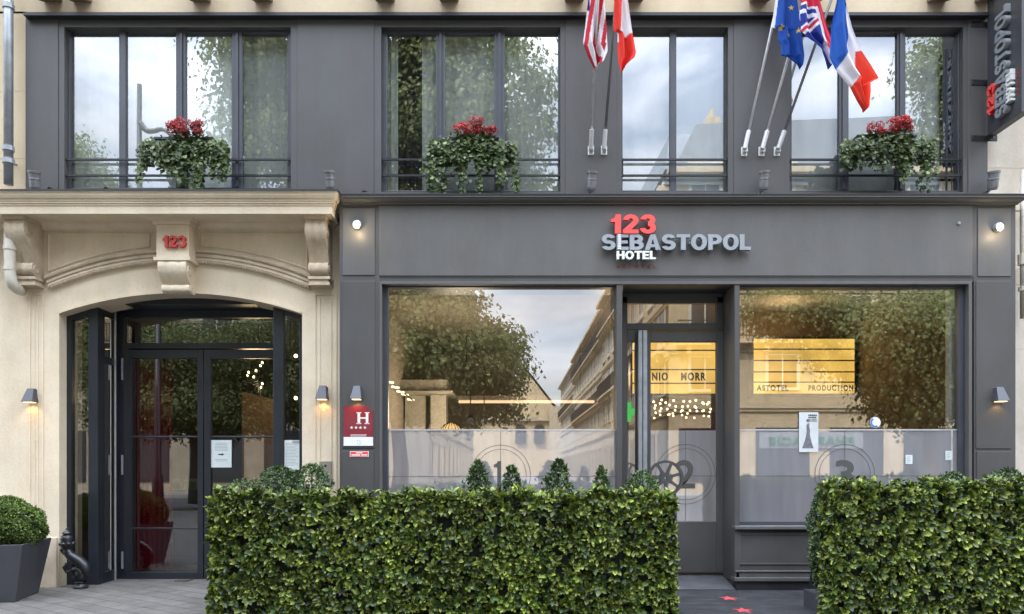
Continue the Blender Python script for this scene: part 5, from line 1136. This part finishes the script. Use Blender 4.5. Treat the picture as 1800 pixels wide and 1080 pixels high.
for k, (px, py, Y) in enumerate(((685, 672, 1.8), (695, 681, 2.1), (704, 689, 2.4), (712, 694, 2.7), (722, 703, 3.0))):
    p = P(px, py, Y); m = MB(); m.tube([(p.x-.03, p.y-.06, p.z), (p.x+.03, p.y+.06, p.z)], .014, 6); obj('lamp', m, emis('track_lamp', (1, .80, .52), 3), TL)
m = MB(); m.tube([P(680, 666, 1.7), P(728, 706, 3.1)], .008, 6); obj('rail', m, M_BLACK, TL)
TB = thing('table_lamp', 'round lamp with glowing ribbed shade peeping over the frosted band', 'lamp', tuple(P(793, 900, 1.4))); p = P(793, 762, 1.4); k = (D+1.4)/F
m = MB(); m.ball(tuple(p), 19*k, sz=.95, seg=20, rings=12); obj('shade', m, emis('shade_glow', (1, .62, .22), 1.5), TB, smooth=True)
m = MB()
for q in range(9):
    a = q*math.pi/9; m.tube([(p.x+19.6*k*math.cos(a)*math.sin(f), p.y+19.6*k*math.sin(a)*math.sin(f), p.z+18.8*k*math.cos(f)) for f in [i*math.pi/10-math.pi for i in range(21)]], .004, 4, False)
obj('wire_rib', m, M_BLACK, TB)
m = MB(); m.tube([(p.x, p.y, p.z-.1), (p.x, p.y, .02)], .012, 8); obj('stand', m, M_BLACK, TB)
for px, lab in ((827, 'left of two dark stage spotlights hanging inside the left showcase'), (851, 'right of two dark stage spotlights hanging inside the left showcase')):
    t = thing('stage_spotlight', lab, 'spotlight', tuple(P(px, 745, 3.2))); p = P(px, 737, 3.2); m = MB(); m.tube([p+Vector((0, -.06, -.03)), p+Vector((0, .08, .02))], .05, 12); obj('lamp_can', m, M_BLACK, t); m = MB(); m.tube([p+Vector((0, .02, .04)), p+Vector((0, .02, .7))], .008, 6); obj('hanger', m, M_BLACK, t)
# cinema marquee light boxes
def YEL(s):
    m = emis('yellow_panel', (1, .61, .13), s*.85); nt = m.node_tree; e = [n for n in nt.nodes if n.type == 'EMISSION'][0]; geo = N(nt, 'ShaderNodeNewGeometry'); nz = N(nt, 'ShaderNodeTexNoise', Scale=2.2, Detail=2.0); L(nt, geo.outputs['Position'], nz.inputs['Vector'])
    mr = N(nt, 'ShaderNodeMapRange'); mr.inputs['From Min'].default_value = .3; mr.inputs['From Max'].default_value = .7; mr.inputs['To Min'].default_value = s*.62; mr.inputs['To Max'].default_value = s*1.25; L(nt, nz.outputs['Fac'], mr.inputs['Value']); L(nt, mr.outputs[0], e.inputs['Strength']); return m
def lightbox(label, x0, x1, y0, y1, Y, rows, es):
    t = thing('marquee_lightbox', label, 'light box', tuple(P((x0+x1)/2, y1, Y)), 'yellow cinema light boxes'); m = MB(); m.pb(x0-4, y0-4, x1+4, y1+4, Y+.004, .12); obj('case', m, M_BLACK, t); m = MB(); m.pb(x0, y0, x1, y1, Y, .004); obj('lit_panel', m, YEL(es), t)
    for py in rows: m = MB(); m.pb(x0, py-1.1, x1, py+1.1, Y-.01, .009); obj('letter_rail', m, M_BLACK, t)
    return t
L1 = lightbox('yellow cinema light box with black letters in the right showcase', 1325, 1502, 596, 692, 2.2, (614, 634, 654, 672), 1.25)
m = fit_text('ASTOTEL', 1330, 677, 1386, 687.5, 2.185, 0, .05, 1.25); m2 = fit_text('PRODUCTION', 1421, 677, 1500, 687.5, 2.185, 0, .05, 1.25); m.add(m2.v, m2.f); obj('lettering', m, M_INK, L1)
L2 = lightbox('yellow cinema light box with black letters behind the shop door', 1112, 1262, 596, 692, 1.5, (616, 650, 674), 1.15)
m = fit_text('NIO', 1146, 655, 1174, 669.5, 1.485, 0, .05, 1.25); m2 = fit_text('MORR', 1197, 655, 1241, 669.5, 1.485, 0, .05, 1.25); m.add(m2.v, m2.f); obj('lettering', m, M_INK, L2)
GB = thing('bulb_garland', 'rows of small glowing bulbs under the light box behind the shop door', 'lights', tuple(P(1190, 740, 1.7)))
rr = random.Random(3); BM = emis('garland_bulb', (1, .70, .36), 5); cable = MB()
for r_ in range(5):
    Y = 1.55+r_*.35; prev = None
    for c_ in range(10):
        px = 1138+c_*12+rr.uniform(-4, 4); py = 706+r_*6.5+rr.uniform(-3, 3); p = P(px, py, Y); m = MB(); m.ball(tuple(p), .013, seg=8, rings=6); obj('bulb', m, BM, GB)
        if prev is not None: cable.tube([prev, (prev+p)/2+Vector((0, 0, -.01)), p], .003, 4)
        prev = p+Vector((0, 0, .018))
obj('cable', cable, M_BLACK, GB)
m = MB(); m.pb(1200, 725, 1262, 760, 3.4, .3); t = obj('bar_cabinet', m, pmat('bar_red', (.10, .012, .012), .5)); tag(t, 'dark red cabinet behind the shop door under the bulbs', 'cabinet')
DK = thing('reception_desk', 'black desk with open lid behind the poster in the right showcase', 'desk', tuple(P(1430, 900, 1.7)))
m = MB(); m.pb(1345, 742, 1400, 900, 1.7, .4); m.pb(1340, 737, 1475, 742, 1.65, .5); obj('body', m, M_BLACK, DK); m = MB(); y = 1.6; m.prism([(X_(1440, y), Z_(756, y)), (X_(1494, y), Z_(756, y)), (X_(1504, y), Z_(739, y)), (X_(1440, y), Z_(741, y))], y, y+.02); obj('lid', m, M_BLACK, DK)
def rubble():
    m, nt, out = new_mat('rubble_stone'); b = N(nt, 'ShaderNodeBsdfPrincipled', Roughness=.9); L(nt, b.outputs[0], out.inputs[0]); geo = N(nt, 'ShaderNodeNewGeometry')
    mp = N(nt, 'ShaderNodeMapping'); mp.inputs['Scale'].default_value = (5.5, 5.5, 8.5); L(nt, geo.outputs['Position'], mp.inputs['Vector']); nz = N(nt, 'ShaderNodeTexNoise', Scale=3.0, Detail=3.0); L(nt, mp.outputs[0], nz.inputs['Vector'])
    vo = N(nt, 'ShaderNodeTexVoronoi', feature='DISTANCE_TO_EDGE', Scale=1.0); mxx = N(nt, 'ShaderNodeMix', data_type='VECTOR'); mxx.inputs[0].default_value = .12; L(nt, mp.outputs[0], mxx.inputs[4]); L(nt, nz.outputs['Color'], mxx.inputs[5]); L(nt, mxx.outputs[1], vo.inputs['Vector'])
    rp = N(nt, 'ShaderNodeValToRGB'); rp.color_ramp.elements[0].color = (.10, .075, .045, 1); rp.color_ramp.elements[1].color = (.24, .185, .12, 1); rp.color_ramp.elements[1].position = .12; L(nt, vo.outputs['Distance'], rp.inputs['Fac']); L(nt, rp.outputs[0], b.inputs['Base Color'])
    bp = N(nt, 'ShaderNodeBump', Strength=.8, Distance=.05); L(nt, vo.outputs['Distance'], bp.inputs['Height']); L(nt, bp.outputs[0], b.inputs['Normal']); return m
m = MB(); m.box(4.12, 4.34, .5, 2.45, 0, 3.0); obj('rubble_wall', m, rubble(), H)
m = MB(); m.box(2.75, 4.34, 2.45, 2.6, 0, 3.0); obj('partition_wall', m, pmat('brown_partition', (.20, .13, .07), .8, var=.15), H)
m = MB(); m.pb(1669, 505, 1700, 920, .16, .06); obj('reveal_strip', m, pmat('pale_reveal', (.80, .82, .78), .7), H)
def room_light(par, loc, e, col=(1, .72, .42), r=.15):
    l = bpy.data.lights.new('room_glow', 'POINT'); l.energy = e; l.color = col; l.shadow_soft_size = r; lo = bpy.data.objects.new('room_glow', l); COL.objects.link(lo); lo.parent = par; lo.location = Vector(loc)-root_loc(par)
room_light(TL, (-.6, 2.4, 1.7), 55, (1, .82, .60), .3); room_light(GB, (1.2, 2.4, 2.2), 12); room_light(L1, (3.1, 1.9, 2.75), 9)

# ---------------------------------------------------------------- the other side of the boulevard (what the glass mirrors)
LM_TREE = leaf_mat('plane_leaf', [(0, (.085, .108, .045)), (.5, (.155, .190, .078)), (1, (.25, .29, .12))], (.30, .34, .15), .4, rough=.6, trans=.45, spec=.2)
M_BARK = pmat('bark', (.16, .13, .10), .9, var=.4, vscale=6, bump=.5, bscale=14)
def rx(px, Yd): return (px-CX)*(D+Yd)/F     # where something mirrored at this place stands, Yd metres out from the glass
def rz(py, Yd): return EZ+(HY-py)*(D+Yd)/F
def tree(label, x, y, h, blobs, n, leaf, seed):
    r = np.random.default_rng(seed); rd = random.Random(seed); t = thing('plane_tree', label, 'tree', (x, y, 0), 'street trees across the pavement mirrored in the glass')
    m = MB(); m.tube([(x, y, 0), (x+.05, y, h*.2), (x-.05, y+.05, h*.4), (x+.1, y, h*.62)], [.26, .21, .18, .10], 12); obj('trunk', m, M_BARK, t, smooth=True)
    lim = MB(); P0, N0 = [], []
    tot = sum(b[3]*b[4] for b in blobs)
    for (bx, by, bz_, rx_, rz_) in blobs:
        s = Vector((x, y, min(h*.5, max(1.8, bz_-rz_*.4)))); e = Vector((bx, by, bz_)); mid = (s+e)/2+Vector((0, 0, .4)); lim.tube([s, mid, e], [.10, .07, .03], 7)
        k = int(n*rx_*rz_/tot); nc = max(5, k//95)
        cd_ = r.normal(size=(nc, 3)); cd_ /= np.linalg.norm(cd_, axis=1, keepdims=True); cc_ = np.array([bx, by, bz_])+cd_*np.array([rx_, rx_, rz_])*np.power(r.uniform(.12, 1, (nc, 1)), .45)
        for c_ in cc_[:: max(1, nc//14)]: lim.tube([e, (e+Vector(c_))/2+Vector((0, 0, .1)), Vector(c_)], [.03, .018, .006], 5)
        per = max(1, k//nc); pp = np.repeat(cc_, per, 0)+np.clip(r.normal(0, .27, (nc*per, 3)), -.55, .55)*np.array([1.25, 1.25, .72]); P0.append(pp); co_ = unit(pp-np.repeat(cc_, per, 0)); bo_ = unit(cc_-np.array([bx, by, bz_])); N0.append(unit(r.normal(size=(len(pp), 3))*.38+co_*.55+np.repeat(bo_, per, 0)*.5+np.array([0, 0, .45])))
    obj('limbs', lim, M_BARK, t)
    p = np.concatenate(P0); nn = np.concatenate(N0); k = len(p); a = unit(np.cross(nn, r.normal(size=(k, 3)))+np.array([0, 0, -.35])); s = r.uniform(.7, 1.3, k)
    leaf_lite('crown', p, a, nn, leaf*s, leaf*.8*s, LM_TREE, t)
Yt = 13.0
B = lambda px, py, dy, rpx, rpy: (rx(px, Yt), -Yt-dy, rz(py, Yt), rpx*(D+Yt)/F, rpy*(D+Yt)/F)
tree('tall plane tree mirrored in the left showcase and the window left of the flags', rx(700, Yt), -Yt, 6.0, [B(720, 560, .5, 110, 90), B(700, 660, 0, 90, 80), B(740, 620, 0, 170, 120), B(850, 625, 1, 85, 75), B(690, 540, 1.5, 150, 110), B(870, 690, .5, 55, 50), B(780, 700, 1, 120, 45), B(700, 420, 0, 110, 100), B(600, 400, 1, 150, 130), B(830, 210, -1, 150, 130), B(700, 180, 1, 170, 150), B(480, 200, .5, 120, 120), B(560, 80, 0, 170, 110), B(900, 300, 1, 90, 70), B(450, 120, -1, 90, 60), B(760, 20, 0, 200, 100)], 170000, .125, 11)
tree('plane tree mirrored low in the entrance doors', rx(260, Yt), -Yt-1.5, 8, [B(300, 640, 0, 170, 70), B(180, 600, 1, 120, 90), B(420, 620, .5, 110, 90), B(500, 680, 0, 80, 60), B(120, 430, .5, 70, 110), B(60, 300, 0, 95, 90), B(120, 330, 1, 60, 50), B(320, 720, 0, 200, 40)], 150000, .085, 12)
tree('plane tree mirrored in the top right corner of the right showcase', rx(1640, Yt), -Yt, 6.5, [B(1560, 600, 0, 130, 75), B(1440, 545, .5, 90, 30), B(1680, 620, 0, 130, 110), B(1380, 540, 0, 60, 30), B(1620, 690, 0, 90, 60)], 64000, .115, 13)
tree('leafy bough mirrored beside the projecting sign', rx(1790, Yt), -Yt+1.0, 9.0, [B(1700, 70, 0, 60, 45), B(1650, 110, 0, 32, 32), B(1740, 160, 0, 90, 110)], 14000, .115, 14)
tree('plane tree farther along mirrored left of the entrance doors', rx(-120, Yt), -Yt, 8, [B(-100, 520, 0, 170, 160), B(-60, 640, 0, 150, 80)], 26000, .125, 15)
# street lamp with drooping arm
SL = thing('street_lamp', 'street lamp with curved arm mirrored in the leftmost upper window', 'street lamp', (rx(217, 9), -9, 0)); xs0 = rx(217, 9)
m = MB(); m.tube([(xs0, -9, 0), (xs0, -9, .9), (xs0, -9, 1), (xs0, -9, rz(120, 9))], [.14, .12, .075, .05], 12); obj('pole', m, M_IRON, SL, smooth=True)
m = MB(); m.tube([(rx(a, 9), -9, rz(b, 9)) for a, b in bez([(218, 190), (230, 204), (245, 205), (258, 202), (270, 208), (279, 220), (281, 238)], 4)], [.07-.0018*i for i in range(25)], 10); obj('arm', m, M_IRON, SL, smooth=True)
m = MB(); m.lathe([(.03, .12), (.08, .06), (.20, -.06), (.22, -.10), (.001, -.10)], (rx(281, 9), -9, rz(248, 9)), 18); obj('lamp_hood', m, M_ZINC, SL)
# haussmann houses
M_HA = pmat('house_stone_warm', (.50, .41, .27), .85, var=.14, vscale=1.2, streak=.15); M_HB = pmat('house_stone_grey', (.46, .40, .30), .85, var=.16, vscale=1.2, streak=.2)
M_SLATE = pmat('slate_roof', (.17, .19, .22), .6, var=.2, vscale=2); M_HGL = pmat('house_glass', (.03, .035, .04), .1, spec=.7); M_SHUT = pmat('house_frame', (.55, .52, .45), .6); M_RAIL = pmat('balcony_iron', (.02, .02, .022), .5)
PROTO = {}
def house(label, origin, ang, length, depth, floors, fh, ground_h, mat, bays, roof_h=3.2, balc=(2, 5), shop=True):
    # local frame: +x along the street front, front plane y=0 facing -y (outward), z up; rotated about z
    t = thing('apartment_house', label, 'house', origin, 'houses across the boulevard'); t.rotation_euler = (0, 0, ang)
    def add(name, mb, mt, par=t, **kw):
        me = bpy.data.meshes.new(name); me.from_pydata([tuple(v) for v in mb.v], [], mb.f); bm = bmesh.new(); bm.from_mesh(me); bmesh.ops.recalc_face_normals(bm, faces=bm.faces); bm.to_mesh(me); bm.free(); me.materials.append(mt)
        o = bpy.data.objects.new(name, me); COL.objects.link(o); o.parent = par; return o
    top = ground_h+floors*fh
    m = MB(); m.box(0, length, 0, depth, 0, top); add('wall', m, mat)
    m = MB()
    for k in range(floors+1): z = ground_h+k*fh; m.box(-.12, length+.12, -.14 if k < floors else -.5, 0, z-.16, z+.08); m.box(-.06, length+.06, -.08, 0, z-.30, z-.16)
    add('cornice', m, mat)
    m = MB(); m.add([(-.2, -.2, top+.08), (length+.2, -.2, top+.08), (length+.2, depth, top+.08), (-.2, depth, top+.08), (.3, 1.3, top+roof_h), (length-.3, 1.3, top+roof_h), (length-.3, depth-1.2, top+roof_h+.4), (.3, depth-1.2, top+roof_h+.4)], [(0, 1, 5, 4), (1, 2, 6, 5), (2, 3, 7, 6), (3, 0, 4, 7), (4, 5, 6, 7)]); rf = add('roof', m, M_SLATE)
    for k in range(3):
        m = MB(); cx_ = length*(.15+.35*k); m.box(cx_-.9, cx_+.9, 2.4, 3.1, top+roof_h-.4, top+roof_h+1.5)
        for q in range(4): m.lathe([(.13, 0), (.10, .5)], (cx_-.6+q*.4, 2.75, top+roof_h+1.5), 8)
        add('chimney', m, mat, rf)
    bw = length/bays; first = True
    wm = MB(); ww, wh = .62, 2.1                              # window mesh about its sill centre
    wm.box(-ww-.14, ww+.14, -.07, .0, -.12, 0); wm.box(-ww-.14, -ww, -.05, 0, 0, wh); wm.box(ww, ww+.14, -.05, 0, 0, wh); wm.box(-ww-.2, ww+.2, -.12, 0, wh, wh+.2); wm.box(-.03, .03, -.03, -.012, 0, wh); wm.box(-ww, ww, -.03, -.012, wh*.68, wh*.68+.05)
    gm = MB(); gm.box(-ww, ww, -.012, -.004, 0, wh)
    wo_ = go_ = None
    for f in range(floors):
        for b in range(bays):
            x, z = bw*(b+.5), ground_h+f*fh+.75
            if wo_ is None:
                wo_ = add('window', wm, M_SHUT); wo_.location = (x, 0, z); go_ = add('glass', gm, M_HGL, wo_)
            else:
                a = wo_.copy(); COL.objects.link(a); a.location = (x, 0, z); g2 = go_.copy(); COL.objects.link(g2); g2.parent = a
    for b in range(bays):                                    # dormers
        m = MB(); x = bw*(b+.5); m.box(x-.5, x+.5, .45, 1.5, top+.3, top+1.5); m.prism([(x-.62, top+1.5), (x+.62, top+1.5), (x, top+1.8)], .38, 1.6); d_ = add('dormer', m, mat, rf); m = MB(); m.box(x-.34, x+.34, .43, .449, top+.5, top+1.4); add('dormer_glass', m, M_HGL, rf)
    for f in balc:                                           # balconies with iron railing
        if f >= floors: continue
        z = ground_h+f*fh+.05; m = MB(); m.box(.3, length-.3, -.5, 0, z, z+.14)
        for b in range(bays*2): x = bw*(b+.5)/2; m.box(x-.1, x+.1, -.4, 0, z-.35, z)
        bl = add('balcony', m, mat)
        m = MB(); zt = z+1.05; m.box(.3, length-.3, -.50, -.46, zt, zt+.05); m.box(.3, length-.3, -.49, -.47, z+.3, z+.33); k = .3
        while k < length-.3: m.box(k-.012, k+.012, -.49, -.47, z+.16, zt); k += .14
        add('railing', m, M_RAIL, bl)
    m = MB()                                                 # shop openings at street level
    for b in range(bays):
        x = bw*(b+.5); m.box(x-bw*.36, x+bw*.36, -.05, -.01, .5, ground_h-1.0)
    add('shop_window', m, M_HGL)
    return t, add, ground_h
YH = 25.0
h1, add1, gh = house('sunlit corner house opposite mirrored in the right showcase, with pharmacy', (36.2, -YH, 0), math.pi, 29.2, 12, 4, 2.6, 3.9, M_HA, 9, 2.3, (1, 3))
# (front faces +Y after the half turn; its left flank forms the side street)
PS = thing('pharmacy_sign', 'green pharmacy lettering mirrored in the right showcase', 'sign', (13, -YH+.1, 2.2))
v, f = text_mb('PHARMACIE', .02, .5, 1.1); a, b = v.min(0), v.max(0); o_ = np.empty_like(v); xA, xB = rx(1352, YH), rx(1502, YH)
# seen from the hotel the words read left to right, so they run toward -X; in the glass they appear reversed
o_[:, 0] = xB-(v[:, 0]-a[0])/(b[0]-a[0])*(xB-xA); o_[:, 2] = rz(782, YH)+(v[:, 1]-a[1])/(b[1]-a[1])*(rz(768, YH)-rz(782, YH)); o_[:, 1] = -YH+.12+(v[:, 2]+.5)*.06
mb = MB(); mb.add(o_.tolist(), f); obj('lettering', mb, emis('pharmacy_green', (.10, .62, .36), .7), PS)
m = MB(); m.box(xA-.4, xB+.4, -YH+.055, -YH+.11, rz(788, YH), rz(760, YH)); obj('board', m, pmat('pharmacy_board', (.20, .21, .22), .5), PS)
PC = thing('pharmacy_cross', 'lit green pharmacy cross mirrored in the narrow pane beside the shop door', 'sign', (rx(1109, 20), -20, rz(745, 20))); c = (rx(1109, 20), -20, rz(722, 20)); m = MB(); s = .12; m.box(c[0]-s, c[0]+s, -20, -19.9, c[2]-3*s, c[2]+3*s); m.box(c[0]-3*s, c[0]-s, -20, -19.9, c[2]-s, c[2]+s); m.box(c[0]+s, c[0]+3*s, -20, -19.9, c[2]-s, c[2]+s); obj('cross', m, emis('green_neon', (.08, 1, .22), 2.2), PC); m = MB(); m.tube([(c[0], -20.02, 0), (c[0], -20.02, c[2]-.3)], .04, 8); obj('post', m, M_IRON, PC)
def flank(label, x, y0, y1, floors, fh, g_, mat, bays, balc):
    return house(label, (x, -y0, 0), -math.pi/2, y1-y0, 12, floors, fh, g_, mat, bays, 3.0, balc)
# rotate so that local +x runs toward -Y and local -y faces -X
flank('tall house along the side street mirrored at the right of the left showcase', 7.0, YH+.02, YH+24, 4, 2.45, 3.8, M_HA, 9, (1, 3))
flank('second house along the side street mirrored in the left showcase', 7.3, YH+24.5, YH+52, 4, 2.45, 3.8, M_HA, 10, (1, 3))
flank('farthest house of the side street mirrored in the left showcase', 7.6, YH+52.5, YH+80, 4, 2.45, 3.8, M_HB, 10, (2,))
house('house beyond the trees mirrored behind the plane trees', (-5.0, -YH, 0), math.pi, 34, 12, 3, 2.7, 3.8, M_HB, 10, 2.2, (1,))
house('house on the far side of the side street, mirrored behind the tall plane tree', (-5.02, -YH-62, 0), math.pi/2, 49, 12, 3, 2.6, 3.8, M_HA, 12, 2.2, (1,))
CHU = thing('church', 'pale church gable closing the side street mirrored in the left showcase', 'church', (2, -YH-90, 0)); Yc = YH+90
m = MB(); xa, xb, xm = rx(815, Yc), rx(988, Yc), rx(924, Yc); zt, ze = rz(650, Yc), rz(735, Yc); m.prism([(xa, 0), (xb, 0), (xb, ze), (xm, zt), (xa, ze)], -Yc, -Yc-20); obj('gable_wall', m, M_HA, CHU)
m = MB(); m.box(xa-.5, xb+.5, -Yc, -Yc+.6, ze-.5, ze+.2); m.box(rx(965, Yc), rx(1010, Yc), -Yc+1, -Yc-6, 0, rz(715, Yc)); obj('side_chapel', m, M_HB, CHU)
m = MB()
for s_ in (-1, 1): m.add([(xm, -Yc+.3, zt+.4), (xm+s_*(xb-xm+.8), -Yc+.3, ze-.3), (xm+s_*(xb-xm+.8), -Yc-20, ze-.3), (xm, -Yc-20, zt+.4)], [(0, 1, 2, 3)])
obj('roof', m, M_SLATE, CHU)
for px in (915, 948):
    m = MB(); x = rx(px, Yc); z = rz(760, Yc); m.box(x-.9, x+.9, -Yc+.6, -Yc+.66, z-2, z+.4); m.ring((x, 0, z+.4), .0001, .9, -Yc+.6, -Yc+.66, 20, 0, math.pi); obj('window', m, M_HGL, CHU)
